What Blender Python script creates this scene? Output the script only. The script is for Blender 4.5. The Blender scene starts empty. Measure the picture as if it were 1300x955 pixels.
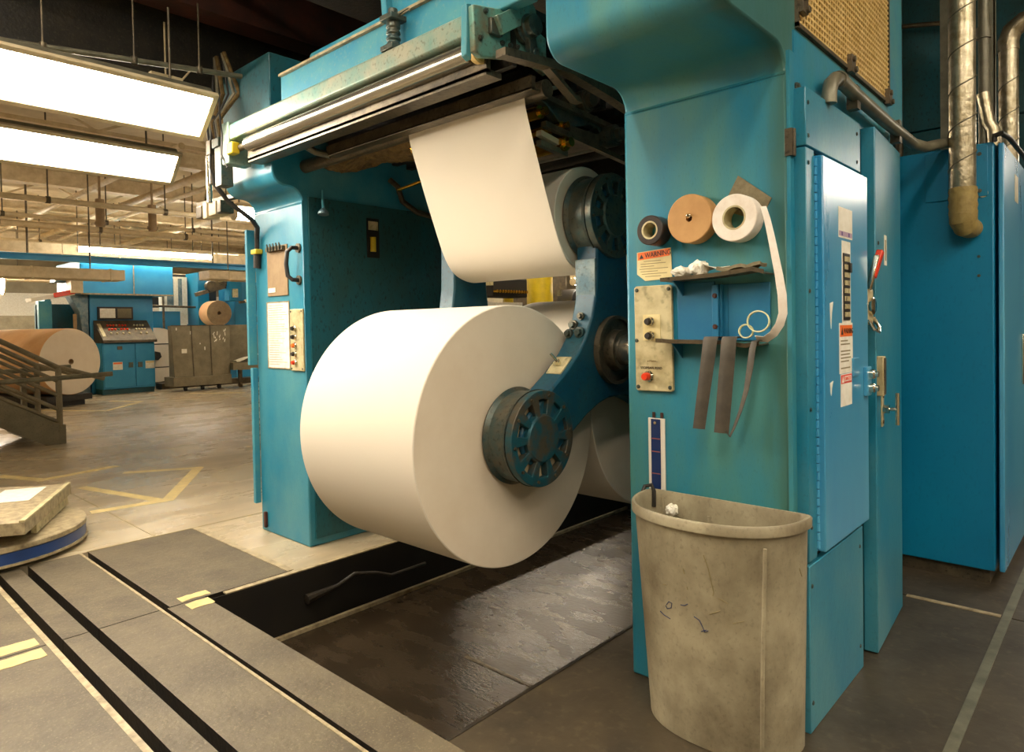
import bpy, bmesh, math, random
from mathutils import Vector, Matrix
random.seed(7)
PI = math.pi
C = bpy.context.scene.collection

# ---------------------------------------------------------------- camera geometry
# world: X runs along the paper roll axes, Y along the press line, Z up; floor z=0
FPX, CXP, CYP, H = 862.0, 650.0, 432.0, 1.4
def _basis():
    d1 = Vector((-940.0, 1.0, FPX)).normalized()
    d2 = Vector((790.0, 32.0, FPX)).normalized()
    X = -d1; Y = (d2 - d2.dot(X)*X).normalized()
    X = Vector((X.x, X.y, -X.z)); Y = Vector((Y.x, Y.y, -Y.z))
    return Matrix((X, Y, X.cross(Y)))
M3 = _basis()
def P(px, py, ax, v):
    """world point seen at a pixel of the 1300x955 photograph, on the plane axis=v"""
    d = M3 @ Vector((px-CXP, -(py-CYP), -FPX)); o = Vector((0, 0, H)); i = 'xyz'.index(ax)
    return o + d*((v-o[i])/d[i])

cam = bpy.data.cameras.new('camera'); co = bpy.data.objects.new('camera', cam); C.objects.link(co)
co.matrix_world = Matrix.Translation((0, 0, H)) @ M3.to_4x4()
cam.sensor_width = 36; cam.sensor_fit = 'HORIZONTAL'; cam.lens = 36*FPX/1300
cam.shift_y = -(477.5-CYP)/1300; cam.clip_start = 0.05; cam.clip_end = 200
bpy.context.scene.camera = co

# ---------------------------------------------------------------- materials
def lin(c):
    return tuple(((x/255)/12.92 if x/255 <= .04045 else ((x/255+.055)/1.055)**2.4) for x in c)
MATS = {}
def mat(name, c, c2=None, rough=.5, metal=0, scale=4, stretch=(1,1,1), bump=0, speck=None, speck_amt=.5, rough2=None,
        emit=None, strength=0, ramp=(.38,.68), speck_scale=60, coat=0, ior=1.5):
    m = bpy.data.materials.new(name); m.use_nodes = True; nt = m.node_tree; N = nt.nodes; L = nt.links
    b = N['Principled BSDF']; b.inputs['IOR'].default_value = ior
    b.inputs['Roughness'].default_value = rough; b.inputs['Metallic'].default_value = metal
    b.inputs['Coat Weight'].default_value = coat; b.inputs['Coat Roughness'].default_value = .15
    c = lin(c)+(1,)
    b.inputs['Base Color'].default_value = c
    if emit:
        b.inputs['Emission Color'].default_value = tuple(emit)+(1,); b.inputs['Emission Strength'].default_value = strength
    col = None
    if c2 or speck or bump or rough2:
        tc = N.new('ShaderNodeTexCoord'); mp = N.new('ShaderNodeMapping'); mp.inputs['Scale'].default_value = stretch
        L.new(tc.outputs['Object'], mp.inputs['Vector'])
        no = N.new('ShaderNodeTexNoise'); no.inputs['Scale'].default_value = scale; no.inputs['Detail'].default_value = 7
        no.inputs['Roughness'].default_value = .62; L.new(mp.outputs['Vector'], no.inputs['Vector'])
        rp = N.new('ShaderNodeValToRGB'); rp.color_ramp.elements[0].position = ramp[0]; rp.color_ramp.elements[1].position = ramp[1]
        rp.color_ramp.elements[0].color = c; rp.color_ramp.elements[1].color = (lin(c2)+(1,)) if c2 else c
        L.new(no.outputs['Fac'], rp.inputs['Fac']); col = rp.outputs['Color']
        if rough2 is not None:
            mr = N.new('ShaderNodeMapRange'); mr.inputs['From Min'].default_value = .35; mr.inputs['From Max'].default_value = .7
            mr.inputs['To Min'].default_value = rough; mr.inputs['To Max'].default_value = rough2
            L.new(no.outputs['Fac'], mr.inputs['Value']); L.new(mr.outputs['Result'], b.inputs['Roughness'])
    if speck:
        n2 = N.new('ShaderNodeTexNoise'); n2.inputs['Scale'].default_value = speck_scale; n2.inputs['Detail'].default_value = 5
        L.new(mp.outputs['Vector'], n2.inputs['Vector'])
        r2 = N.new('ShaderNodeValToRGB'); r2.color_ramp.elements[0].position = .56; r2.color_ramp.elements[1].position = .72
        r2.color_ramp.elements[0].color = (0,0,0,1); r2.color_ramp.elements[1].color = (speck_amt,)*3+(1,)
        L.new(n2.outputs['Fac'], r2.inputs['Fac'])
        mx = N.new('ShaderNodeMix'); mx.data_type = 'RGBA'; L.new(r2.outputs['Color'], mx.inputs['Factor'])
        L.new(col, mx.inputs['A']); mx.inputs['B'].default_value = lin(speck)+(1,); col = mx.outputs['Result']
    if col: L.new(col, b.inputs['Base Color'])
    if bump:
        n3 = N.new('ShaderNodeTexNoise'); n3.inputs['Scale'].default_value = 35; n3.inputs['Detail'].default_value = 6
        L.new(mp.outputs['Vector'], n3.inputs['Vector'])
        bp = N.new('ShaderNodeBump'); bp.inputs['Strength'].default_value = bump; bp.inputs['Distance'].default_value = .01
        L.new(n3.outputs['Fac'], bp.inputs['Height']); L.new(bp.outputs['Normal'], b.inputs['Normal'])
    MATS[name] = m; return m
WARM = (1.0, .86, .64)
TEAL = mat('teal_paint', (26,124,156), (70,134,132), rough=.36, scale=1.7, stretch=(1.6,1,.45), speck=(44,92,92), speck_amt=.3, bump=.08, rough2=.5, ramp=(.40,.62), speck_scale=110)
TEALF = mat('teal_paint_worn', (26,122,152), (84,146,156), rough=.34, scale=2.2, stretch=(1,1,.6), speck=(48,84,84), speck_amt=.3, bump=.08, speck_scale=110)
TEALD = mat('teal_paint_grimy_shaded', (20,92,106), (44,74,66), rough=.5, scale=2.5, stretch=(1,1,.5), speck=(20,30,26), speck_amt=.8, bump=.1)  # grime specks over a dark base that also paints in shade
BLUE = mat('blue_paint', (50,142,190), (92,170,200), rough=.26, scale=2.0, stretch=(1,1,.3), rough2=.36, coat=.4)
BLUEC = mat('cabinet_blue', (2,114,156), (10,128,168), rough=.36, scale=1.6, stretch=(1,1,.5), speck=(14,84,104), speck_amt=.2)
GEARG = mat('gear_green', (112,164,150), (128,122,96), rough=.42, metal=.15, scale=9, ramp=(.42,.62), speck=(60,56,44), speck_amt=.6, bump=.15)
BLUEB = mat('beam_blue', (40,130,160), (80,148,152), rough=.5, scale=3, speck=(120,150,140), speck_amt=.4)
BLUEFAR = mat('far_blue', (36,134,184), (54,148,192), rough=.4, scale=2)
ARMB = mat('arm_blue', (10,70,94), (34,84,94), rough=.42, scale=5, speck=(40,44,40), speck_amt=.7, bump=.15)
SHELFB = mat('shelf_blue', (24,104,148), (40,118,150), rough=.4, scale=6)
WORN = mat('worn_steel_blue', (84,112,124), (140,150,146), rough=.4, metal=.3, scale=9, speck=(60,60,52), speck_amt=.6, bump=.2)
PAPER = mat('newsprint', (228,219,202), rough=.85, scale=8, bump=.02)
PAPEREND = mat('newsprint_end', (224,210,188), (216,200,176), rough=.9, scale=3, bump=.04)
KRAFT = mat('kraft_wrap', (206,160,112), (220,178,130), rough=.75, scale=3)
STEEL = mat('roller_steel', (190,184,170), (160,154,140), rough=.22, metal=.9, scale=6, stretch=(.3,1,1))
DSTEEL = mat('dark_steel', (80,72,58), (112,100,78), rough=.42, metal=.45, scale=9, speck=(24,20,16), speck_amt=.7, bump=.2)
CHUCK = mat('chuck_metal', (104,98,82), (52,84,88), rough=.38, metal=.55, scale=11, speck=(36,34,28), speck_amt=.7, bump=.2)
CHUCKF = mat('chuck_face', (82,76,62), (28,84,96), rough=.45, metal=.35, scale=8, ramp=(.44,.56), speck=(70,64,52), speck_amt=.8, bump=.2)
BLACK = mat('oily_black', (26,22,17), (48,40,28), rough=.5, scale=6, speck=(84,74,52), speck_amt=.4, bump=.3)
DARK = mat('dark_void', (16,14,11), (30,26,18), rough=.7, scale=3)
RUST = mat('rusty_primer', (74,34,20), (44,24,16), rough=.6, scale=5, bump=.2)
BRASS = mat('brass_screen', (236,204,136), (206,168,92), rough=.45, metal=.15, scale=20)
BRIGHTB = mat('bright_brass', (230,180,70), rough=.2, metal=1)
FOIL = mat('foil_duct', (196,186,160), (140,128,98), rough=.3, metal=.8, scale=14, bump=.35)
TAPEW = mat('duct_wrap', (168,146,86), (130,108,58), rough=.6, scale=18, bump=.4)
CONDUIT = mat('conduit_grey', (128,124,104), (92,88,72), rough=.4, metal=.3, scale=8)
BEIGE = mat('beige_steel', (212,194,158), (184,164,128), rough=.6, scale=6)
CEIL = mat('ceiling_paint', (226,212,180), (200,182,148), rough=.9, scale=1.2)
WALLM = mat('wall_paint', (176,166,140), (150,140,116), rough=.85, scale=1.5)
FLOORM = mat('polished_concrete', (186,170,140), (142,128,102), rough=.2, rough2=.4, scale=1.3, stretch=(1.6,.6,1), speck=(196,180,150), speck_amt=.4, speck_scale=6, bump=.03)
PLATE = mat('floor_plate_rough', (98,88,68), (78,69,53), rough=.6, scale=5, speck=(140,126,100), speck_amt=.5, speck_scale=120, bump=.35)
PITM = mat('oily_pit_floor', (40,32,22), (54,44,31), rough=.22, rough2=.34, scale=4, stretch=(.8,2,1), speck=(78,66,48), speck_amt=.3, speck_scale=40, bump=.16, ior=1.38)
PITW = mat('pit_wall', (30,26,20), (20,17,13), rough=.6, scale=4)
DFLOOR = mat('worn_dark_concrete', (74,64,48), (52,45,34), rough=.38, rough2=.55, scale=3, speck=(104,92,70), speck_amt=.35, speck_scale=30, bump=.1)
YELL = mat('floor_yellow', (232,210,144), (200,180,128), rough=.5, scale=9)
YTAPE = mat('cream_tape', (208,186,128), (186,166,112), rough=.6, scale=12)
EDGE = mat('worn_edge', (176,160,126), (124,110,84), rough=.5, scale=20)
BINM = mat('bin_plastic', (172,162,134), (122,111,88), rough=.5, scale=4.5, ramp=(.36,.66), stretch=(1,1,.8), speck=(84,76,60), speck_amt=.3, speck_scale=85, bump=.12)
CREAM = mat('cream_panel', (204,192,150), (168,154,112), rough=.45, scale=12, speck=(96,92,58), speck_amt=.6, speck_scale=25)
LABELC = mat('label_cream', (226,210,158), (206,188,128), rough=.5, scale=10)
WHITE = mat('white_plastic', (226,220,206), rough=.5)
PWHITE = mat('paper_white', (240,236,222), (222,216,196), rough=.8, scale=20)
ORANGE = mat('warning_orange', (238,112,34), rough=.5)
RED = mat('red_plastic', (222,62,28), rough=.3)
INK = mat('black_ink', (34,28,22), rough=.5)
INKL = mat('faded_ink', (142,128,88), rough=.6)
NAVY = mat('navy_strip', (14,44,96), rough=.4)
CHROME = mat('chrome', (220,214,196), rough=.15, metal=1)
RUBBER = mat('black_rubber', (28,26,24), (48,44,38), rough=.5, scale=20)
TAN = mat('tan_tape', (196,150,92), (180,134,78), rough=.6, scale=12)
TWHITE = mat('white_tape', (240,232,220), (224,212,196), rough=.55, scale=20, bump=.05)
TBLACK = mat('black_tape', (40,32,28), (58,48,40), rough=.35, scale=12)
FABRIC = mat('grey_strap', (60,54,45), (80,73,60), rough=.6, scale=16)
FELT = mat('sand_paper', (128,118,92), (108,98,74), rough=.9, scale=60, bump=.2)
YEL = mat('yellow_paint', (214,186,34), (190,164,30), rough=.45, scale=5)
GREY = mat('bin_grey_steel', (136,127,102), (112,102,80), rough=.5, scale=4, metal=.2, speck=(70,62,46), speck_amt=.5)
SLATE = mat('blue_plastic_pipe', (92,104,150), (80,92,132), rough=.5, scale=6)
LIPM = mat('lip_steel', (172,172,150), (100,156,150), rough=.32, scale=5, metal=.25, speck=(80,76,58), speck_amt=.6)
DUST = mat('dusty_lint', (120,98,58), (74,58,34), rough=1, scale=25, bump=.8)
LAMPC = (1.0, .885, .72)
LAMP = mat('lamp_tube_cover', (255,250,235), rough=.5, emit=LAMPC, strength=36)
LAMPR = mat('lamp_cover_unseen', (255,250,235), rough=.5, emit=LAMPC, strength=26)
LAMPF = mat('lamp_far', (255,250,235), rough=.5, emit=LAMPC, strength=34)
BROWNB = mat('brown_board', (150,126,92), (130,106,76), rough=.7, scale=8)

# ---------------------------------------------------------------- geometry builder
class G:
    def __init__(s): s.bm = bmesh.new()
    def _f(s, vs, mi=0):
        try: f = s.bm.faces.new(vs); f.material_index = mi; return f
        except ValueError: return None
    def box(s, x0, x1, y0, y1, z0, z1, mi=0):
        if x0 > x1: x0, x1 = x1, x0
        if y0 > y1: y0, y1 = y1, y0
        if z0 > z1: z0, z1 = z1, z0
        v = [s.bm.verts.new((x, y, z)) for x in (x0, x1) for y in (y0, y1) for z in (z0, z1)]
        for q in ((0,1,3,2),(4,6,7,5),(0,4,5,1),(2,3,7,6),(0,2,6,4),(1,5,7,3)): s._f([v[i] for i in q], mi)
        return s
    def obox(s, c, ax, sz, mi=0):
        """oriented box: centre, three axis vectors, full sizes"""
        c = Vector(c); A = [Vector(a).normalized()*k/2 for a, k in zip(ax, sz)]
        v = [s.bm.verts.new(c+i*A[0]+j*A[1]+k*A[2]) for i in (-1,1) for j in (-1,1) for k in (-1,1)]
        for q in ((0,1,3,2),(4,6,7,5),(0,4,5,1),(2,3,7,6),(0,2,6,4),(1,5,7,3)): s._f([v[i] for i in q], mi)
        return s
    def bar(s, a, b, w, t, up=(0,0,1), mi=0):
        a = Vector(a); b = Vector(b); d = (b-a); u = Vector(up); sdir = d.cross(u).normalized(); u2 = sdir.cross(d).normalized()
        return s.obox((a+b)/2, (d, sdir, u2), (d.length, w, t), mi)
    def cyl(s, a, b, r, r2=None, n=32, caps=True, mi=0):
        a = Vector(a); b = Vector(b); d = (b-a).normalized(); r2 = r if r2 is None else r2
        u = d.orthogonal().normalized(); w = d.cross(u)
        A = [s.bm.verts.new(a+r*(u*math.cos(2*PI*i/n)+w*math.sin(2*PI*i/n))) for i in range(n)]
        B = [s.bm.verts.new(b+r2*(u*math.cos(2*PI*i/n)+w*math.sin(2*PI*i/n))) for i in range(n)]
        for i in range(n): s._f([A[i], A[(i+1)%n], B[(i+1)%n], B[i]], mi)
        if caps: s._f(A[::-1], mi); s._f(B, mi)
        return s
    def lathe(s, a, d, prof, n=48, mi=0, close=False):
        """prof: list of (distance along d, radius)"""
        a = Vector(a); d = Vector(d).normalized(); u = d.orthogonal().normalized(); w = d.cross(u)
        rings = []
        for t, r in prof:
            if r < 1e-6: rings.append([s.bm.verts.new(a+d*t)])
            else: rings.append([s.bm.verts.new(a+d*t+r*(u*math.cos(2*PI*i/n)+w*math.sin(2*PI*i/n))) for i in range(n)])
        pairs = list(zip(rings, rings[1:]))
        if close: pairs.append((rings[-1], rings[0]))
        for A, B in pairs:
            for i in range(n):
                j = (i+1) % n
                if len(A) == 1: s._f([A[0], B[j], B[i]], mi)
                elif len(B) == 1: s._f([A[i], A[j], B[0]], mi)
                else: s._f([A[i], A[j], B[j], B[i]], mi)
        return s
    def tube(s, pts, r, n=10, mi=0):
        pts = [Vector(p) for p in pts]; rings = []; u = None
        for i, p in enumerate(pts):
            d = (pts[min(i+1, len(pts)-1)]-pts[max(i-1, 0)]).normalized()
            if u is None: u = d.orthogonal().normalized()
            else: u = (u-d*u.dot(d)).normalized()
            w = d.cross(u); rr = r[i] if isinstance(r, (list, tuple)) else r
            rings.append([s.bm.verts.new(p+rr*(u*math.cos(2*PI*k/n)+w*math.sin(2*PI*k/n))) for k in range(n)])
        for A, B in zip(rings, rings[1:]):
            for k in range(n): s._f([A[k], A[(k+1)%n], B[(k+1)%n], B[k]], mi)
        s._f(rings[0][::-1], mi); s._f(rings[-1], mi)
        return s
    def prism(s, pts, ax, a, b, mi=0):
        """polygon in the plane normal to ax (other two axes in xyz order), swept a..b"""
        def mk(p, t):
            return {'x': (t, p[0], p[1]), 'y': (p[0], t, p[1]), 'z': (p[0], p[1], t)}[ax]
        A = [s.bm.verts.new(mk(p, a)) for p in pts]; B = [s.bm.verts.new(mk(p, b)) for p in pts]; n = len(pts)
        for i in range(n): s._f([A[i], A[(i+1)%n], B[(i+1)%n], B[i]], mi)
        s._f(A[::-1], mi); s._f(B, mi)
        return s
    def sheet(s, rows, th, mi=0):
        """grid of points (rows of equal length) given thickness th along its normals"""
        R = [[Vector(p) for p in r] for r in rows]; m = len(R); n = len(R[0])
        def nrm(i, j):
            a = R[min(i+1, m-1)][j]-R[max(i-1, 0)][j]; b = R[i][min(j+1, n-1)]-R[i][max(j-1, 0)]
            return a.cross(b).normalized()
        T = [[s.bm.verts.new(R[i][j]+nrm(i, j)*th/2) for j in range(n)] for i in range(m)]
        Bq = [[s.bm.verts.new(R[i][j]-nrm(i, j)*th/2) for j in range(n)] for i in range(m)]
        for i in range(m-1):
            for j in range(n-1):
                s._f([T[i][j], T[i+1][j], T[i+1][j+1], T[i][j+1]], mi); s._f([Bq[i][j], Bq[i][j+1], Bq[i+1][j+1], Bq[i+1][j]], mi)
        for i in range(m-1):
            s._f([T[i][0], Bq[i][0], Bq[i+1][0], T[i+1][0]], mi); s._f([T[i][-1], T[i+1][-1], Bq[i+1][-1], Bq[i][-1]], mi)
        for j in range(n-1):
            s._f([T[0][j], T[0][j+1], Bq[0][j+1], Bq[0][j]], mi); s._f([T[-1][j], Bq[-1][j], Bq[-1][j+1], T[-1][j+1]], mi)
        return s
    def quad(s, *ps, mi=0):
        s._f([s.bm.verts.new(Vector(p)) for p in ps], mi); return s

def build(name, g, m, parent=None, origin=None, bevel=0, sharp=32):
    bm = g.bm
    bmesh.ops.recalc_face_normals(bm, faces=bm.faces)
    for f in bm.faces: f.smooth = True
    for e in bm.edges:
        if len(e.link_faces) == 2 and e.calc_face_angle(0) > math.radians(sharp): e.smooth = False
    xs = [v.co for v in bm.verts]
    if parent is not None: off = Vector(parent.get('_o', (0,0,0)))
    elif origin is not None: off = Vector(origin)
    else:
        lo = [min(p[i] for p in xs) for i in range(3)]; hi = [max(p[i] for p in xs) for i in range(3)]
        off = Vector(((lo[0]+hi[0])/2, (lo[1]+hi[1])/2, lo[2]))
    for v in bm.verts: v.co -= off
    me = bpy.data.meshes.new(name); bm.to_mesh(me); bm.free()
    for k in (m if isinstance(m, (list, tuple)) else [m]): me.materials.append(k)
    o = bpy.data.objects.new(name, me); C.objects.link(o)
    if parent is not None:
        o.parent = parent; o['_o'] = tuple(off)
    else:
        o.location = off; o['_o'] = tuple(off)
    if bevel:
        b = o.modifiers.new('bevel', 'BEVEL'); b.width = bevel; b.segments = 2; b.limit_method = 'ANGLE'; b.angle_limit = math.radians(40)
        b.harden_normals = False
    return o
def tag(o, label, cat, group=None, kind=None):
    if label: o['label'] = label
    if cat: o['category'] = cat
    if group: o['group'] = group
    if kind: o['kind'] = kind
    return o
def thing(name, loc, label, cat, group=None):
    o = bpy.data.objects.new(name, None); C.objects.link(o); o.location = loc; o['_o'] = tuple(loc); o.empty_display_size = .05
    return tag(o, label, cat, group)
def struct(name, g, m, **k):
    o = build(name, g, m, **k); o['kind'] = 'structure'; return o
def dup(root, loc, label=None, rz=0):
    r = root.copy(); C.objects.link(r); r.location = loc; r['_o'] = tuple(loc)
    r.rotation_euler = (0, 0, rz)
    if label: r['label'] = label
    def rec(a, b):
        for ch in [c for c in C.objects if c.parent == a]:
            c = ch.copy(); C.objects.link(c); c.parent = b; rec(ch, c)
    rec(root, r); return r
def lettering(name, s, origin, ex, ez, size, m, parent, depth=.0006, squash=1.0):
    """raised letters: origin lower-left, ex reading direction, ez up"""
    cu = bpy.data.curves.new(name, 'FONT'); cu.body = s; cu.size = size; cu.extrude = depth
    ob = bpy.data.objects.new(name, cu); C.objects.link(ob)
    dg = bpy.context.evaluated_depsgraph_get(); me = bpy.data.meshes.new_from_object(ob.evaluated_get(dg))
    bpy.data.objects.remove(ob)
    off = Vector(parent.get('_o', (0,0,0)))
    ex = Vector(ex).normalized(); ez = Vector(ez).normalized(); en = ex.cross(ez)
    R = Matrix((ex*squash, ez, en)).transposed().to_4x4()
    me.transform(Matrix.Translation(Vector(origin)-off) @ R)
    me.materials.clear(); me.materials.append(m)
    o = bpy.data.objects.new(name, me); C.objects.link(o); o.parent = parent; o['_o'] = tuple(off)
    return o
def arc(cy, cz, r, a0, a1, n=8):
    return [(cy+r*math.cos(math.radians(a0+(a1-a0)*i/n)), cz+r*math.sin(math.radians(a0+(a1-a0)*i/n))) for i in range(n+1)]
def bolt(parent, p, d, r=.009, h=.008, m=None, name='bolt'):
    g = G(); p = Vector(p); d = Vector(d).normalized(); g.cyl(p-d*.001, p+d*h*.5, r*1.3, n=14); g.cyl(p, p+d*h, r, r*.85, n=6)
    return build(name, g, m or CHUCK, parent)

# STAIN: oil run-down along the right-hand edge of the near column
def stain(base, name, x0, x1, col):
    m = base.copy(); m.name = name; nt = m.node_tree; N = nt.nodes; L = nt.links; b = N['Principled BSDF']
    src = b.inputs['Base Color'].links[0].from_socket
    tc = N.new('ShaderNodeTexCoord'); sp = N.new('ShaderNodeSeparateXYZ'); L.new(tc.outputs['Object'], sp.inputs[0])
    no = N.new('ShaderNodeTexNoise'); no.inputs['Scale'].default_value = 3; no.inputs['Detail'].default_value = 5
    mp = N.new('ShaderNodeMapping'); mp.inputs['Scale'].default_value = (4,1,.5); L.new(tc.outputs['Object'], mp.inputs[0]); L.new(mp.outputs[0], no.inputs['Vector'])
    ad = N.new('ShaderNodeMath'); ad.operation = 'MULTIPLY_ADD'; L.new(no.outputs['Fac'], ad.inputs[0]); ad.inputs[1].default_value = .16; L.new(sp.outputs['X'], ad.inputs[2])
    mr = N.new('ShaderNodeMapRange'); mr.interpolation_type = 'SMOOTHSTEP'; L.new(ad.outputs[0], mr.inputs['Value'])
    mr.inputs['From Min'].default_value = x0; mr.inputs['From Max'].default_value = x1; mr.inputs['To Max'].default_value = .75
    mx = N.new('ShaderNodeMix'); mx.data_type = 'RGBA'; L.new(mr.outputs[0], mx.inputs['Factor']); L.new(src, mx.inputs['A']); mx.inputs['B'].default_value = lin(col)+(1,)
    L.new(mx.outputs['Result'], b.inputs['Base Color']); return m
TEALN = stain(TEAL, 'teal_paint_stained', .29, .40, (58,92,70))
# ================================================================ the hall
XP0, XP1, YP0, YP1, ZP = -3.57, -1.72, 1.51, 5.4, -.34
g = G()
for x0, x1, y0, y1 in ((-30,-4.95,-10,16), (-4.95,XP0,2.012,16), (XP0,XP1,YP1,16), (-4.95,7,-10,-1.4)):
    g.box(x0, x1, y0, y1, -.12, 0)
struct('floor', g, FLOORM)
g = G(); g.box(XP1, 7, YP0, 3.85, -.12, 0); g.box(XP1, 7, 3.862, 16, -.12, 0); struct('floor', g, DFLOOR)
g = G(); g.box(-4.95, 7, -1.4, YP0, -.16, -.10); struct('floor', g, BLACK)
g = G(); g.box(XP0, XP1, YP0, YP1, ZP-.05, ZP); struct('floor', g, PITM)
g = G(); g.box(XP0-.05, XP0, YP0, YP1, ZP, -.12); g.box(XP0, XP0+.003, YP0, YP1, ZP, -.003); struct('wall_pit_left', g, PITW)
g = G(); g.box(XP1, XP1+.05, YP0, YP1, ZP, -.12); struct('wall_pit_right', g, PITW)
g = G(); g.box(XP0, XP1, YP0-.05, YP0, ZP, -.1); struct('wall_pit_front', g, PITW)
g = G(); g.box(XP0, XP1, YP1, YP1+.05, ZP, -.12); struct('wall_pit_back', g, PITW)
# worn edges and joints
g = G(); g.box(XP0-.035, XP0+.004, 1.60, YP1, -.004, .003); struct('trim_1', g, EDGE)
g = G(); g.box(XP0+.03, XP0+.055, YP0, YP1, ZP, ZP+.022); struct('trim_2', g, EDGE)
g = G(); g.box(-4.95, -3.62, 1.985, 2.025, -.004, .003); struct('trim_3', g, EDGE)
g = G(); g.box(-.455, -.42, 1.6, 8, -.004, .006); struct('trim_4', g, CONDUIT)
g = G(); g.box(-.85, -.46, 3.835, 3.865, -.004, .004); struct('trim_5', g, EDGE)
g = G(); g.box(-4.957, -4.945, 1.33, 3.2, -.004, .002); g.box(-7.2,-4.95,1.738,1.748,-.004,.0015); struct('trim_6', g, INKL)
g = G(); g.box(XP1-.004, XP1+.012, YP0, YP1, -.004, .002); struct('trim_7', g, BLACK)
g = G(); g.box(-2.6, XP1-.02, 2.42, 2.44, ZP, ZP+.004); struct('trim_8', g, DSTEEL)

# steel track plates
def plate(x0, x1, y0, y1, label, m=PLATE, grp=None):
    g = G(); g.box(x0, x1, y0, y1, -.12, 0); g.bm.normal_update()
    for f in g.bm.faces:
        if abs(f.normal.z) < .5 and not all(v.co.z > -.01 for v in f.verts): f.material_index = 1
    o = build('floor_plate', g, [m, BLACK])
    return tag(o, label, 'floor plate', grp)
S = -3.618
plate(-4.945, S-.004, 1.334, 1.983, 'large rough floor plate in front of the left column, cream tape on its corner')
plate(-4.945, S-.004, 1.012, 1.283, 'rough floor plate between slot and thin rail, beside the round turntable')
plate(S+.004, 7, 1.012, 1.283, 'rough floor plate between slot and thin rail, running toward the viewer')
plate(-4.945, S-.004, .864, .968, 'narrow floor plate between the two black slots, part nearest the turntable')
plate(S+.004, 7, .864, .968, 'narrow floor plate between the two black slots, part nearest the viewer')
plate(-4.945, S-.004, -1.4, .80, 'rough floor plate left of the black slots below the turntable')
plate(S+.004, 7, -1.4, .80, 'rough floor plate at the bottom left corner, cream tape on its edge')
plate(S+.004, 7, 1.318, 1.508, 'long rough floor plate along the front edge of the pit')
g = G(); g.box(-4.945, 7, .80, .824, -.12, .001); tag(build('track_rail', g, EDGE), 'pale flat steel strip along the left black slot', 'rail')
g = G(); g.box(-4.945, 7, 1.284, 1.297, -.1, .002); tag(build('track_rail', g, EDGE), 'thin worn steel rail between rough plate and pit edge plate', 'rail')
def tape(c, w, l, label, rz=0):
    g = G(); a = Vector((math.cos(rz), math.sin(rz), 0)); b = Vector((-a.y, a.x, 0))
    n = 6
    pts = []
    for i in range(n+1): pts.append(Vector(c)+a*(-l/2+l*i/n)+b*(w/2+random.uniform(-.006,.006)))
    for i in range(n, -1, -1): pts.append(Vector(c)+a*(-l/2+l*i/n)-b*(w/2+random.uniform(-.006,.006)))
    g.prism([(p.x, p.y) for p in pts], 'z', .0005, .0022); tag(build('tape_strip', g, YTAPE), label, 'tape')
tape((-3.675,1.475,0), .07, .15, 'cream tape strip on the large plate beside the pit corner', PI/2)
tape((-3.548,1.455,0), .09, .12, 'cream tape strip on the long plate at the pit corner', PI/2)
tape((-3.69,.685,0), .10, .19, 'cream tape strip above the joint at the bottom left corner of the picture', PI/2)
tape((-3.54,.68,0), .10, .19, 'cream tape strip below the joint at the bottom left corner of the picture', PI/2)
# yellow floor paint
def stripe(pts, w, label):
    g = G(); pts = [Vector((p[0], p[1], 0)) for p in pts]
    for k, (a, b) in enumerate(zip(pts, pts[1:])):
        d = (b-a).normalized(); n = Vector((-d.y, d.x, 0))*w/2; e = d*w*.3; z1 = .0012+.0003*k
        g.prism([((a+n-e).x,(a+n-e).y), ((b+n+e).x,(b+n+e).y), ((b-n+e).x,(b-n+e).y), ((a-n-e).x,(a-n-e).y)], 'z', 0.0002, z1)
    tag(build('floor_marking', g, YELL), label, 'floor marking')
stripe([(-7.45,2.37),(-7.1,2.93),(-5.95,2.2),(-6.02,1.68)], .1, 'yellow L shaped corner line painted on the grey floor beyond the plates')
stripe([(-7.05,1.88),(-5.95,2.16)], .09, 'short yellow line running into the corner of the larger yellow marking')
stripe([(-8.3,1.5),(-7.75,1.72),(-7.9,2.4)], .11, 'yellow angled line beside the top of the turntable')
stripe([(-15.4,3.0),(-13.7,4.05),(-14.9,5.05),(-15.6,4.7)], .1, 'thin yellow outline on the floor in front of the far control console')
stripe([(-15.8,6.4),(-14.9,7.2)], .1, 'short yellow line on the floor before the grey steel carts')

# walls and ceiling (the hall is closed on every side)
ZC = 4.9
g = G(); g.box(-30,7,-10,16,ZC,ZC+.1); struct('ceiling', g, CEIL)
g = G(); g.box(-30.1,-30,-10,16,0,ZC); struct('wall_far', g, WALLM)
g = G(); g.box(7,7.1,-10,16,0,ZC); struct('wall_near', g, WALLM)
g = G(); g.box(-30,7,-10.1,-10,0,ZC); struct('wall_left', g, WALLM)
g = G(); g.box(-30,7,16,16.1,0,ZC); struct('wall_right', g, WALLM)
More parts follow.
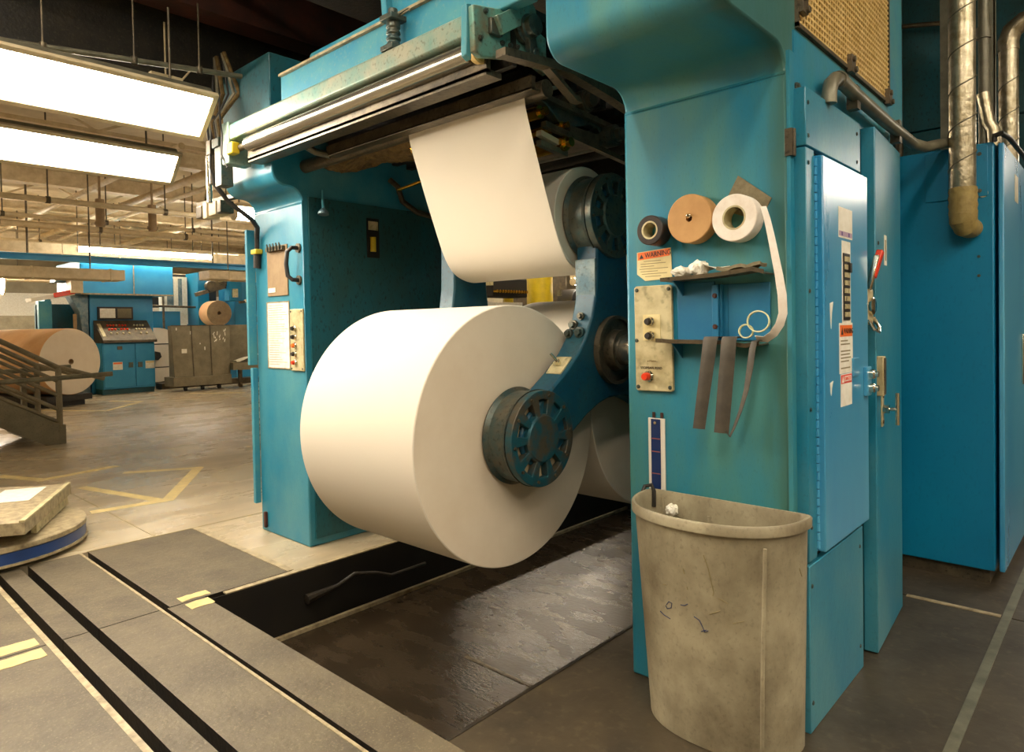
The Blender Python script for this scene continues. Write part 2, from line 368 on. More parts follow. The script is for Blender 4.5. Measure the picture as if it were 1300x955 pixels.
# ceiling steelwork seen at the left
cols = [-26.5,-23,-19.5,-16,-12.8,-9.8]
where = ['farthest away','second from the far wall','third from the far wall','over the far control console','midway along the hall','nearest above the long lamps']
for x, w in zip(cols, where):
    g = G(); g.box(x-.15,x+.15,-10,16,ZC-.22,ZC-.19); g.box(x-.03,x+.03,-10,16,ZC-.5,ZC-.22); g.box(x-.15,x+.15,-10,16,ZC-.53,ZC-.5)
    tag(build('ceiling_beam', g, BEIGE), 'cream steel ceiling beam '+w, 'beam', 'cream ceiling beams')
for i, (y, z, r, lab) in enumerate(((4.1,4.1,.05,'thin cream pipe under the ceiling running away toward the far wall, on the left'),
                              (5.2,4.15,.07,'cream pipe under the ceiling running away above the striplight'),
                              (5.5,4.05,.045,'thin cream pipe beside the thicker one above the striplight'),
                              (7.6,4.2,.08,'cream pipe under the ceiling nearest the left blue column'))):
    g = G(); g.cyl((-28,y,z),(-10.2,y,z),r,n=14)
    o = build('ceiling_pipe', g, BEIGE); tag(o, lab, 'pipe', 'pipes running along the hall')
for i, (x, z, r, lab) in enumerate(((-12.2,3.45,.045,'cream cross pipe under the ceiling just behind the second long lamp'),
                              (-15.2,3.62,.04,'cream cross pipe under the ceiling in front of the console'),
                              (-15.6,3.52,.06,'thicker cream cross pipe beside a thin one over the console'),
                              (-20.2,3.7,.07,'cream cross pipe far off behind the striplight'),
                              (-22.4,3.85,.09,'cream cross pipe nearest the far wall'))):
    g = G(); g.cyl((x,-9.5,z),(x,14,z),r,n=14); o = build('ceiling_pipe', g, BEIGE); tag(o, lab, 'pipe', 'pipes crossing the hall')
    for y in (-4,-.5,2.9,4.6,6.3,8.6,11):
        h = G(); h.cyl((x,y,z+r*.5),(x,y,ZC-.01),.012,n=8); build('hanger', h, DSTEEL, o)
        h = G(); h.cyl((x,y-.03,z),(x,y+.03,z),r*1.25,n=14); build('clamp', h, DSTEEL, o)
# ducts and cable trays
def duct(x, y0, y1, z0, z1, w, lab, m=BEIGE):
    g = G(); g.box(x-w/2,x+w/2,y0,y1,z0,z1); y = y0+.4
    while y < y1-.1: g.box(x-w/2-.015,x+w/2+.015,y,y+.03,z0-.015,z1+.015); y += 1.2
    o = build('air_duct', g, m, bevel=.01); tag(o, lab, 'duct')
    for y in (y0+.5,(y0+y1)/2,y1-.5):
        h = G(); h.cyl((x,y,z1),(x,y,ZC-.01),.012,n=8); build('hanger', h, DSTEEL, o)
duct(-14.0,-1,4.45,2.37,2.56,.5,'long cream box duct hanging in front of the far blue press, left one')
duct(-14.0,6.0,9.5,2.46,2.64,.5,'short cream box duct hanging beside the left blue column')
duct(-18.6,-3,13,3.25,3.5,.6,'wide cream duct crossing high above the far blue press')
duct(-24.5,-3,13,3.0,3.4,.7,'wide cream duct crossing near the far wall')
for x, lab in ((-16.3,'bright blue crane girder across the hall over the far console'),):
    g = G(); g.box(x-.08,x+.08,-3,12,2.90,2.92); g.box(x-.02,x+.02,-3,12,2.92,3.01); g.box(x-.08,x+.08,-3,12,3.01,3.03)
    o = build('crane_girder', g, BLUEFAR); tag(o, lab, 'girder')
    for y in (-2,3.5,7.2,11.5):
        h = G(); h.cyl((x,y,3.03),(x,y,ZC-.01),.02,n=8); build('hanger', h, DSTEEL, o)
# tall square ceiling vents and small conduits hanging over the aisle
for y, x, lab in ((3.9,-13.2,'small rusty pipe drop hanging from the ceiling, left of a pair'),(4.75,-13.2,'small rusty pipe drop hanging from the ceiling, right of a pair')):
    g = G(); g.cyl((x,y,3.25),(x,y,3.72),.07,n=14); g.cyl((x,y,3.72),(x,y,ZC-.01),.02,n=8); g.cyl((x,y,3.28),(x,y,3.33),.09,n=14); g.cyl((x,y,3.6),(x,y,3.64),.09,n=14)
    tag(build('pipe_drop', g, BROWNB), lab, 'pipe')

# ---------------------------------------------------------------- lamps
def long_lamp(xa, za, xb, zb, y0, y1, label, group='long tilted striplights', ztop=4.89, lm=None):
    """tilted trough fixture: glowing cover between long edges (xa,za) and (xb,zb)"""
    t = thing('ceiling_light', ((xa+xb)/2,(y0+y1)/2,max(za,zb)+.1), label, 'ceiling light', group)
    A = Vector((xa,0,za)); B = Vector((xb,0,zb)); d = (B-A).normalized(); n = Vector((d.z,0,-d.x))
    if n.z > 0: n = -n
    up = -n
    g = G(); c = (A+B)/2+up*.05; w = (B-A).length
    g.obox(Vector((c.x,(y0+y1)/2,c.z)), (d,(0,1,0),up), (w+.03,y1-y0+.03,.07)); build('housing', g, CONDUIT, t, bevel=.006)
    g = G(); c = (A+B)/2-up*.002
    g.obox(Vector((c.x,(y0+y1)/2,c.z)), (d,(0,1,0),up), (w,y1-y0,.012)); build('diffuser', g, lm or LAMP, t)
    g = G()
    for s in (-1,1):
        q = (A+B)/2+d*s*(w/2+.018)-up*.004; g.obox(Vector((q.x,(y0+y1)/2,q.z)), (d,(0,1,0),up), (.03,y1-y0+.06,.03))
    for y in (y0-.015,y1+.015):
        q = (A+B)/2-up*.004; g.obox(Vector((q.x,y,q.z)), (d,(0,1,0),up), (w+.06,.03,.03))
    build('frame', g, BEIGE, t, bevel=.004)
    for y in (y0+.2,y1-.2):
        g = G(); g.cyl(((xa+xb)/2,y,max(za,zb)-.02),((xa+xb)/2,y,ztop),.008,n=8); build('hanger', g, DSTEEL, t)
    return t
long_lamp(-4.07,2.80,-4.27,2.62,-.65,1.82,'long glowing striplight nearest the viewer at the top left', ztop=3.3)
long_lamp(-5.61,2.80,-5.78,2.63,-.3,2.22,'long glowing striplight behind and below the nearest one at the top left')
# out-of-view fill lamps added around the viewer; the aisle lamp follows the door glare
for x, y0, y1, z, lab in ((1.9,-2.2,.3,4.4,'added fill striplight behind the viewer on the left'),(1.9,1.3,3.8,4.4,'added fill striplight behind the viewer on the right'),
                    (-2.4,-1.5,1.2,4.6,'added fill striplight to the left of the viewer'),(.0,-2.4,.4,4.6,'added fill striplight above the viewer'),(.7,6.9,9.9,3.0,'long striplight along the aisle right of the tall blue cabinet'),
                    (4.5,-2,1.5,4.4,'added fill striplight far behind the viewer on the left'),(4.5,2.5,6,4.4,'added fill striplight far behind the viewer on the right')):
    long_lamp(x,z,x+.30,z,y0,y1,lab,lm=LAMPR)
def strip(x, y0, y1, z, lab, r=.06, along='y', grp='thin striplights over the hall'):
    a, b = ((x,y0,z),(x,y1,z))
    if along == 'x': a, b = ((y0,x,z),(y1,x,z))
    a = Vector(a); b = Vector(b); t = thing('striplight', (a+b)/2+Vector((0,0,.12)), lab, 'ceiling light', grp)
    g = G(); g.cyl(a,b,r,n=12); build('tube', g, LAMPF, t)
    d = (b-a).normalized(); g = G(); g.bar(a+Vector((0,0,r+.04)), b+Vector((0,0,r+.04)), r*2.6, .06)
    g.cyl(a-d*.03,a,r*1.15,n=12); g.cyl(b,b+d*.03,r*1.15,n=12); build('housing', g, BEIGE, t)
    for k in (.15,.85):
        g = G(); q = a.lerp(b,k); g.cyl(q+Vector((0,0,r+.06)),(q.x,q.y,ZC-.01),.012,n=8); build('hanger', g, DSTEEL, t)
strip(-17.2,4.63,7.55,3.27,'bright thin striplight hanging over the far blue press',r=.055)
strip(-20.0,5.8,9.6,3.62,'thin striplight behind the bright one over the far press')
strip(-21.5,1.0,4.05,2.75,'bright striplight behind the large kraft roll at the left edge',r=.28)
strip(-11.0,5.25,5.75,3.35,'short bright striplight just left of the blue column overhang',r=.1)
strip(-23.4,8.3,12,2.9,'thin striplight behind the grey steel carts')
strip(-9.4,-6,-2,3.9,'added unseen striplight over the stairs'); strip(-13,-4,1,3.9,'added unseen striplight beyond the stairs'); strip(-8.3,8,12,3.9,'added hidden striplight over the bay behind the press')  # strips out of view, added to brighten the hall
strip(-14.5,8.5,12.5,3.9,'added hidden striplight over the floor behind the grey carts')
strip(-8.6,11.3,12.2,2.30,'bright thin striplight glimpsed under the hanging web',r=.07)
strip(-3.6,7.2,9.2,3.3,'added hidden striplight in the dark bay behind the reels')  # hidden strips added for light in the bay and far end
strip(-26,-3,2,4.0,'added unseen striplight near the far wall'); 

for x in (-11.2,-17.8,-21.2):
    g = G(); g.bar((x,-3,4.35),(x,14,4.35),.08,.06); g.bar((x,-3,4.8),(x,14,4.8),.08,.06)
    y = -3; k = 0
    while y < 13: g.bar((x,y,4.35 if k%2 else 4.8),(x,y+.9,4.8 if k%2 else 4.35),.05,.04); y += .9; k += 1
    tag(build('roof_truss', g, BEIGE), {-11.2:'cream lattice roof truss nearest behind the second long lamp',-17.8:'cream lattice roof truss over the far press',-21.2:'cream lattice roof truss farthest toward the far wall'}[x], 'truss')
# ================================================================ press frames
def frame_profile(y_leg, y_front, y_back, z_under, z_top, r):
    p = [(y_back,0),(y_leg,0),(y_leg,z_under-r)]
    p += arc(y_leg-r, z_under-r, r, 0, 90, 8)
    p += arc(y_front+r, z_under+r, r, 270, 180, 8)
    p += [(y_front,z_top),(y_back,z_top)]
    return p
XN0, XN1, YN = -1.485, -.855, 2.30
pf = thing('press_column', (-1.17,3.0,0), 'tall teal blue press column with tape rolls and control panel on its face', 'press column')
g = G(); g.prism(frame_profile(YN,1.815,3.57,2.31,4.2,.085), 'x', XN0, XN1); build('body', g, TEALN, pf, bevel=.012)
g = G(); g.box(XN1-.02,XN1+.012,2.302,2.345,0,2.30); g.box(XN1-.002,XN1+.006,2.36,3.57,2.2,2.385); build('corner_strip', g, TEAL, pf)
# perforated screen
t_ = G(); x = XN1+.006
yy = 2.40
while yy < 3.55: t_.box(x-.002,x+.002,yy,yy+.011,2.42,3.5); yy += .0275
zz = 2.42
while zz < 3.5: t_.box(x-.002,x+.003,2.40,3.56,zz,zz+.009); zz += .0235
scr = build('screen', t_, BRASS, pf); scr['label'] = 'gold perforated guard screen'
g = G(); g.box(x-.006,x+.006,2.385,2.40,2.40,3.5); g.box(x-.006,x+.006,3.555,3.567,2.40,3.5); g.box(x-.006,x+.006,2.385,3.567,2.403,2.418); build('screen_frame', g, DSTEEL, pf)
g = G(); g.box(XN1-.001,XN1+.003,2.39,3.56,2.40,3.5); build('screen_backing', g, DSTEEL, pf)
for y, z in ((2.39,2.47),(2.93,2.41),(3.49,2.41)):
    g = G(); g.box(x,x+.022,y,y+.05,z-.02,z+.05); g.cyl((x+.02,y+.012,z+.03),(x+.032,y+.012,z+.03),.012,n=12); g.cyl((x+.02,y+.038,z-.005),(x+.032,y+.038,z-.005),.012,n=12)
    build('latch', g, DSTEEL, pf, bevel=.002)
for z in (2.02,):
    g = G(); g.box(XN1-.004,XN1+.02,2.296,2.33,z-.07,z+.02); g.cyl((XN1+.018,2.315,z-.07),(XN1+.018,2.315,z+.02),.008,n=10); build('hinge', g, DSTEEL, pf)
g = G(); g.box(XN1-.002,XN1+.004,2.31,2.33,1.17,1.22); o = build('worn_patch', g, CHUCK, pf)
bolt(pf,(XN1+.012,2.36,2.19),(1,0,0),.012,.012)
# bearing for the reel shaft on the inner side
g = G(); g.lathe((XN0,2.746,1.277),(-1,0,0),[(0,0),(0,.26),(.03,.26),(.05,.2),(.12,.2),(.12,0)],n=48); build('bearing', g, ARMB, pf)

# blue column beyond the screen and dark bay behind
g = G(); g.box(-1.2,-.858,3.58,3.86,2.33,4.6); g.box(-1.4,-.9,3.58,3.86,0,2.33)
tag(build('support_post', g, BLUEB, bevel=.008), 'light blue vertical post beside the gold perforated screen', 'post')

# ---- electrical box on the column side
eb = thing('electrical_box', (-.83,2.65,0), 'blue electrical box with long hinged door on the side of the near press column', 'electrical box')
XC = -.805
g = G(); g.box(XN1+.004,XC,2.338,2.945,1.985,2.18); build('top_cover', g, TEALF, eb, bevel=.004)
g = G(); g.box(XN1+.004,XC,2.338,2.415,.585,1.98); build('side_cover', g, TEALF, eb, bevel=.003)
g = G(); g.box(XN1+.004,XC,2.338,2.945,0,.572); build('lower_cover', g, TEALF, eb, bevel=.004)
g = G(); g.box(XN1+.004,XC-.02,2.415,2.945,.575,1.983); build('inner_box', g, DARK, eb)
d = G(); d.box(XC-.014,-.785,2.442,2.962,.597,1.968); door = build('door', d, BLUE, eb, bevel=.005)
h = G()
zz = .61
while zz < 1.95: h.cyl((XC-.004,2.433,zz),(XC-.004,2.433,zz+.026),.0075,n=10); zz += .03
h.box(XC-.012,XC-.006,2.418,2.445,.6,1.965); build('hinge', h, BLUE, door)
for y, z in ((2.36,2.13),(2.36,2.02),(2.90,2.13),(2.90,2.02),(2.36,1.93),(2.36,1.5),(2.36,1.1),(2.36,.7),(2.36,.5),(2.90,.5),(2.36,.1),(2.90,.1)):
    bolt(eb,(XC,y,z),(1,0,0),.006,.004,name='screw')
XD = -.785
def on_door(py0, pz0, w, hgt, th=.0012): 
    g = G(); g.box(XD-.001,XD+th,py0,py0+w,pz0,pz0+hgt); return g
# white maker's label with small band
n_ = build('notice', on_door(2.60,1.70,.16,.11), PWHITE); tag(n_,'white notice with violet band at the top of the blue door','notice')
g = G(); g.box(XD+.001,XD+.0018,2.605,2.755,1.706,1.724); g2 = build('band', g, mat('pale_violet',(176,150,170),rough=.6), n_)
g = G(); g.box(XD+.0015,XD+.0022,2.63,2.645,1.708,1.722); g.box(XD+.0015,XD+.0022,2.71,2.725,1.708,1.722); build('mark', g, mat('violet_mark',(96,70,130),rough=.6), n_)
n_ = build('notice', on_door(2.635,1.39,.10,.30), PWHITE); tag(n_,'white card behind the black breaker strip on the blue door','notice')
g = G(); g.box(XD+.001,XD+.004,2.645,2.72,1.40,1.645); k = build('switch_strip', g, INK, eb)
for i in range(8):
    g = G()
    for j in range(3): g.box(XD+.004,XD+.007,2.655+j*.02,2.669+j*.02,1.412+i*.029,1.43+i*.029)
    build('breaker', g, CREAM, k)
g = G(); g.box(XD+.004,XD+.014,2.69,2.712,1.575,1.61); build('lever', g, INK, k)
# orange warning label
w_ = build('warning_label', on_door(2.60,1.205,.155,.185), PWHITE); tag(w_,'white label with orange WARNING band on the blue door','label')
g = G(); g.box(XD+.001,XD+.002,2.607,2.748,1.34,1.382); build('orange_band', g, ORANGE, w_)
g = G(); g.prism([(2.617,1.347),(2.641,1.347),(2.629,1.374)],'x',XD+.002,XD+.0026); build('triangle', g, INK, w_)
lettering('lettering','WARNING',(XD+.0022,2.645,1.351),(0,1,0),(0,0,1),.028,INK,w_,squash=.82)
g = G()
for i in range(9):
    if i in (2,7): continue
    g.box(XD+.001,XD+.0016,2.614,2.614+random.uniform(.08,.12),1.322-i*.0125,1.327-i*.0125)
build('small_print', g, INKL, w_)
w_ = build('warning_label', on_door(2.612,1.085,.13,.118), PWHITE); tag(w_,'white label with red DANGER band on the blue door','label')
g = G(); g.box(XD+.001,XD+.002,2.615,2.738,1.168,1.2); build('red_band', g, mat('danger_red',(226,72,50),rough=.5), w_)
g = G(); g.prism([(2.622,1.172),(2.646,1.172),(2.634,1.196)],'x',XD+.002,XD+.0026); build('triangle', g, PWHITE, w_)
g = G(); g.box(XD+.002,XD+.0024,2.652,2.73,1.175,1.194); build('name_box', g, PWHITE, w_)
lettering('lettering','DANGER',(XD+.0026,2.656,1.178),(0,1,0),(0,0,1),.02,mat('danger_ink',(226,90,60),rough=.5),w_,squash=.8)
for y, z, hgt in ((2.50,1.37,.09),(2.495,1.135,.045)):
    g = G(); g.prism([(y,z+hgt),(y+.035,z+hgt+.006),(y+.02,z+hgt*.6),(y+.012,z),(y+.004,z+hgt*.3)],'x',XD,XD+.0012); build('tape_scrap', g, PWHITE, door)
# door hasp and blue patch
pa_ = P(1081,455,'x',XD); pb_ = P(1089,477,'x',XD)
g = G(); g.box(XD,XD+.006,pa_.y,pb_.y,pb_.z,pa_.z); build('tab', g, BLUE, door, bevel=.002)
g = G(); g.box(XD,XD+.014,2.895,2.955,1.10,1.215); build('hasp', g, BLUE, door, bevel=.003)
for z in (1.13,1.185):
    g = G(); g.lathe((XD+.014,2.935,z),(1,0,0),[(0,0),(0,.019),(.014,.019),(.02,.012),(.03,.012),(.03,0)],n=20); build('hasp_knob', g, CHROME, door)
# rotary isolator with red lever, on the wall between the doors
g = G(); g.box(XN1,-.79,2.972,3.066,1.38,1.53); i_ = build('isolator_switch', g, CREAM, eb, bevel=.012)
g = G(); g.lathe((-.79,3.02,1.455),(1,0,0),[(0,0),(0,.036),(.012,.036),(.016,.028),(.016,0)],n=28); build('dial', g, CHROME, i_)
g = G(); g.tube([(-.79,2.985,1.40),(-.77,2.99,1.36),(-.765,3.04,1.35),(-.77,3.06,1.37),(-.79,3.06,1.41)],.007); build('handle_loop', g, CHROME, i_)
g = G(); g.bar((-.79,2.99,1.52),(-.765,3.02,1.66),.02,.02,up=(1,0,0)); build('lever', g, CHROME, i_, bevel=.004)
g = G(); g.bar((-.78,3.01,1.57),(-.76,3.05,1.68),.028,.026,up=(1,0,0)); build('lever_grip', g, RED, i_, bevel=.005)

# ---- slightly ajar narrow door
ad = thing('cabinet_door', (-.81,3.38,0), 'narrow teal door with T handle standing slightly ajar beside the electrical box', 'door')
A_ = Vector((-.787,3.085,0)); B_ = Vector((-.828,3.672,0)); dd = (B_-A_).normalized(); nn = Vector((dd.y,-dd.x,0))
def loc(u, n, z): return A_+dd*u+nn*n+Vector((0,0,z))
L_ = (B_-A_).length
g = G(); g.obox(loc(L_/2,-.028,1.1),(dd,nn,(0,0,1)),(L_,.056,2.19)); build('panel', g, TEALF, ad, bevel=.005)
g = G(); g.obox(loc(.03,.01,1.165),(dd,nn,(0,0,1)),(.05,.03,.165)); k = build('latch_plate', g, CREAM, ad, bevel=.004)
g = G(); g.obox(loc(.03,.026,1.165),(dd,nn,(0,0,1)),(.03,.006,.15)); build('recess', g, DSTEEL, k)
g = G(); g.obox(loc(.10,.003,1.02),(dd,nn,(0,0,1)),(.04,.006,.15)); k = build('handle_plate', g, CREAM, ad, bevel=.002)
g = G(); g.cyl(loc(.10,0,1.02),loc(.10,.03,1.02),.018,n=20); g.cyl(loc(.10,.02,1.02),loc(.10,.06,1.02),.008,n=12); g.cyl(loc(.10,.06,.955),loc(.10,.06,1.09),.008,n=12); build('t_handle', g, CHROME, k)
g = G()
for z in (.965,1.075): g.cyl(loc(.10,.004,z),loc(.10,.01,z),.008,n=12)
build('rivet', g, DSTEEL, k)
g = G(); g.obox(loc(.20,.0015,1.70),(dd,nn,(0,0,1)),(.05,.002,.13)); k = build('sticker', g, PWHITE, ad)
g = G(); g.obox(loc(.20,.0028,1.70),(dd,nn,(0,0,1)),(.02,.001,.09)); build('mark', g, INKL, k)
bolt(ad,loc(.05,0,1.72),nn,.007,.004,name='screw')

# conduit over the box
g = G(); g.tube([(-.80,2.56,2.17),(-.80,2.56,2.20),(-.80,2.58,2.245),(-.80,2.63,2.275),(-.80,2.70,2.285),(-.80,2.85,2.275),(-.80,3.3,2.262),(-.80,3.8,2.258),(-.78,3.98,2.27),(-.75,4.1,2.30),(-.72,4.25,2.33),(-.7,4.40,2.335)],.026,n=16)
o = build('conduit', g, CONDUIT); tag(o, 'grey bent conduit running from the electrical box to the tall blue cabinet', 'pipe')
g = G(); g.lathe((-.80,2.66,2.282),(0,1,-.02),[(0,.026),(0,.031),(.03,.031),(.03,.026)],n=20,close=True); build('coupling', g, CONDUIT, o)
g = G(); g.box(-.83,-.79,2.86,2.9,2.22,2.31); build('clamp', g, DSTEEL, o); g = G(); g.box(-.83,-.79,3.5,3.54,2.21,2.31); build('clamp', g, DSTEEL, o)

# ---- tall blue cabinet at the right
tc = thing('electrical_cabinet', (-.9,5.3,0), 'tall dark blue cabinet at the right with a taped foil duct on its face', 'cabinet')
g = G(); g.box(-1.7,-.535,4.27,6.6,.075,2.305); build('body', g, BLUEC, tc, bevel=.006)
g = G(); g.box(-1.68,-.56,4.30,6.58,0,.075); build('plinth', g, DSTEEL, tc)
g = G(); g.box(-.52,-.495,4.30,5.16,.07,2.30); k = build('door', g, BLUE, tc, bevel=.006)
g = G(); g.box(-.495,-.485,5.02,5.05,1.0,1.3); build('handle', g, CHROME, k, bevel=.003)
g = G(); g.box(-.495,-.4935,4.72,4.86,2.05,2.2); build('sticker', g, CREAM, k)
g = G(); g.box(-.52,-.495,5.17,6.58,.07,2.30); build('door', g, BLUE, tc, bevel=.006)
g = G(); g.box(-.84,-.56,4.262,4.27,2.03,2.29); k = build('cover_plate', g, BLUEC, tc, bevel=.002)
for z in (2.06,2.25): bolt(k,(-.595,4.262,z),(0,-1,0),.008,.005,name='screw')
g = G(); rp_ = P(1248,245,'y',4.265); g.cyl((rp_.x,4.27,rp_.z),(rp_.x,4.264,rp_.z),.022,n=24); build('round_plate', g, CREAM, tc)
for z in (1.62,1.72): bolt(tc,(-.60,4.27,z),(0,-1,0),.006,.006,name='screw')
g = G(); g.tube([(-.53,4.26,2.33),(-.50,4.24,2.335),(-.48,4.36,2.33),(-.47,5.2,2.33)],.013); g.cyl((-.53,4.26,2.30),(-.53,4.26,2.34),.012,n=10); build('cable', g, RUBBER, tc)
# ducts
def foil(x, y, z0, z1, r, lab, m=FOIL):
    g = G(); prof = []; z = z0; 
    g.cyl((x,y,z0),(x,y,z1),r,n=32)
    o = build('foil_duct', g, m); tag(o, lab, 'duct')
    pts = []; turns = int((z1-z0)/.19)
    for i in range(turns*24+1):
        a = 2*PI*i/24; pts.append((x+(r+.001)*math.cos(a), y+(r+.001)*math.sin(a), z0+.19*i/24))
    s_ = G(); s_.tube(pts,.0035,n=6); build('seam', s_, CONDUIT, o)
    return o
f1 = foil(-.655,4.17,2.06,3.9,.060,'foil duct with spiral seams taped to the front of the tall blue cabinet')
g = G(); g.lathe((-.653,4.17,2.07),(0,0,-1),[(0,.062),(.02,.065),(.03,.062),(.05,.066),(.07,.062),(.09,.066),(.11,.062),(.135,.064)],n=32)
g.tube([(-.652,4.17,1.95),(-.652,4.172,1.90),(-.645,4.19,1.875),(-.635,4.23,1.87),(-.63,4.272,1.87)],[.064,.063,.058,.054,.05],n=24)
k = build('tape_wrap', g, TAPEW, f1); k['label'] = 'tan tape wrapped elbow'
f3 = foil(-.575,5.2,2.31,3.05,.052,'second foil duct rising from the top of the tall blue cabinet')
g = G(); g.tube([(-.575,5.2,3.04),(-.575,5.2,3.1),(-.555,5.2,3.16),(-.50,5.2,3.2),(-.4,5.2,3.22),(.4,5.2,3.24)],.056,n=24); build('elbow', g, FOIL, f3)
g = G(); g.cyl((-.60,4.45,2.33),(-.60,4.45,4.2),.026,n=20); g.cyl((-.60,4.45,2.9),(-.60,4.45,2.96),.034,n=20); tag(build('metal_pipe', g, CONDUIT), 'thin grey pipe beside the taped foil duct', 'pipe')
g = G(); g.tube([(-.55,4.42,2.305),(-.555,4.42,2.40),(-.575,4.42,2.44),(-.60,4.42,2.6)],.03,n=16); tag(build('foil_pipe', g, FOIL), 'short bent foil pipe on top of the tall blue cabinet behind the duct', 'pipe')
xa, xb, xc, xd = [P(q_,120,'y',4.6).x for q_ in (1244,1249,1252,1263)]
g = G(); g.box(xa,xb,4.6,4.64,2.305,4.8); g.box(xa,xa+.008,4.64,4.7,2.305,4.8); tag(build('steel_post', g, BEIGE), 'cream steel post rising behind the taped foil duct', 'post')
g = G(); g.box(xc,xd,4.6,4.61,2.305,4.8); g.box(xd-.006,xd,4.6,4.66,2.305,4.8); g.box(xc,xc+.006,4.58,4.6,2.305,4.8); tag(build('steel_post', g, CONDUIT), 'grey steel channel post between the two foil ducts', 'post')
xa = P(1204,120,'y',4.6).x
g = G(); g.box(xa-.04,xa+.01,4.6,4.64,2.305,4.8); tag(build('steel_post', g, CONDUIT), 'narrow steel post left of the taped foil duct', 'post')
# dark bay wall of machine panels behind the cabinet
mp = thing('machine_panel', (-1.6,7,0), 'dark teal machine housing in the shade above the tall blue cabinet', 'machine')
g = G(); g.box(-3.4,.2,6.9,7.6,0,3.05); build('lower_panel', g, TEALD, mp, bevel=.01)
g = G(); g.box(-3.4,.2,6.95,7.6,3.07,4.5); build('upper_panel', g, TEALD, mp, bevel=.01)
g = G(); g.cyl((-1.55,6.85,2.0),(-1.55,6.85,4.4),.03,n=12); g.cyl((-1.55,6.85,4.0),(-1.15,6.8,3.9),.02,n=12); build('pipe', g, DSTEEL, mp)
g = G(); g.cyl((-1.4,6.9,2.75),(-1.4,6.86,2.75),.05,n=20); build('gauge', g, DSTEEL, mp)
g = G(); g.box(-3.4,6,4.3,7.4,4.55,4.6); tag(build('walkway_underside', g, RUST), 'dark brown walkway underside above the tall blue cabinet', 'walkway')

# ================================================================ far column
XF0, XF1 = -4.53, -3.90
fc = thing('press_column', (-4.2,3.0,0), 'teal press column at the left with clipboard and notice on its face', 'press column')
g = G(); g.prism(frame_profile(2.30,2.10,3.70,2.30,3.10,.09), 'x', XF0, XF1); build('body', g, TEALF, fc, bevel=.012)
g = G(); g.box(XF0-.004,XF1+.004,2.096,3.70,2.62,3.104); build('upper_body_shaded', g, TEALD, fc, bevel=.008)  # darker sleeve on the column top; shade above the lamps put in its colour
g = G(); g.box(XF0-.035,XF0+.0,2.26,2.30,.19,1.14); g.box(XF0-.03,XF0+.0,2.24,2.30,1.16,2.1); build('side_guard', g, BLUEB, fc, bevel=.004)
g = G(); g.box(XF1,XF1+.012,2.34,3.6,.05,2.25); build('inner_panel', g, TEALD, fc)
g = G(); g.box(XF0+.06,XF0+.085,2.28,2.30,.03,.14); build('foot_clamp', g, RUST, fc, bevel=.004)
bolt(fc,(XF1+.02,2.42,.30),(1,0,0),.03,.03); bolt(fc,(XF1+.02,2.46,.24),(1,0,0),.02,.05)
# lamp-shaded recess window and fittings on its inner face
g = G(); g.box(XF1+.012,XF1+.02,2.78,2.88,1.89,2.16); k = build('sight_window', g, DARK, fc)
g = G(); g.box(XF1+.02,XF1+.022,2.79,2.87,2.08,2.14); build('tag', g, CREAM, k)
g = G(); g.cyl((XF1+.03,2.82,1.93),(XF1+.03,2.82,2.03),.02,n=14); build('oil_bottle', g, YEL, k)
bl = G(); bl.tube([(XF1+.02,2.44,2.30),(XF1+.05,2.42,2.22),(XF1+.09,2.40,2.16)],.010); o = build('work_lamp', bl, BLUEB, fc)
g = G(); g.lathe((XF1+.10,2.39,2.13),(-.1,.1,1),[(0,0),(0,.035),(.015,.033),(.04,.012),(.05,0)],n=20); build('lamp_head', g, WORN, o)
g = G(); g.tube([(XF1+.02,2.98,2.45),(XF1+.06,3.02,2.40),(XF1+.07,3.05,2.3),(XF1+.05,3.2,2.24),(XF1+.04,3.6,2.2)],.02); build('hose', g, DSTEEL, fc)
# things on its face
def onf(x0,x1,z0,z1,th=.006,y=2.30): g = G(); g.box(x0,x1,y-th,y+.0005,z0,z1); return g
cb = build('clipboard', onf(-4.352,-4.088,1.63,1.965,.008), BROWNB, bevel=.002); tag(cb,'brown board hung on the face of the left blue column','board')
g = G(); g.box(-4.33,-4.11,2.27,2.292,1.93,1.955); k = build('clip_rack', g, DSTEEL, cb)
for i in range(5):
    g = G(); g.tube([(-4.31+i*.04,2.28,1.95),(-4.305+i*.04,2.268,1.975),(-4.29+i*.04,2.262,1.955),(-4.30+i*.04,2.27,1.93)],.005,n=8); build('clip', g, CHUCK, k)
g = G(); g.box(-4.335,-4.245,2.288,2.2925,1.655,1.685); build('paper_tag', g, PWHITE, cb)
nt_ = build('notice_board', onf(-4.375,-4.085,1.145,1.59,.004), PWHITE, bevel=.001); tag(nt_,'white printed instruction sheet on the left blue column','notice')
g = G()
for i in range(26):
    g.box(-4.355,-4.355+random.uniform(.12,.25),2.295,2.2962,1.565-i*.0158,1.568-i*.0158)
build('small_print', g, INKL, nt_)
g = G(); g.box(-4.378,-4.368,2.294,2.2965,1.142,1.592); g.box(-4.09,-4.08,2.294,2.2965,1.142,1.592); g.box(-4.37,-4.085,2.294,2.2965,1.585,1.592); g.box(-4.37,-4.085,2.294,2.2965,1.142,1.15); build('frame', g, EDGE, nt_)
def button(parent, p, r, m, ring=CHROME, h=.03, d=(0,-1,0)):
    p = Vector(p); g = G(); g.lathe(p,d,[(0,0),(0,r*1.45),(.006,r*1.45),(.012,r*1.15),(.016,r*1.15),(.016,0)],n=24); k = build('button_ring', g, ring, parent)
    g = G(); g.lathe(p,d,[(.01,0),(.01,r*.95),(h*.8,r),(h,r*.8),(h,0)],n=24); o = build('button', g, m, parent); return o
cp = build('control_panel', onf(-4.065,-3.905,1.135,1.535,.012), CREAM, fc, bevel=.004); cp['label'] = 'narrow cream push button panel'
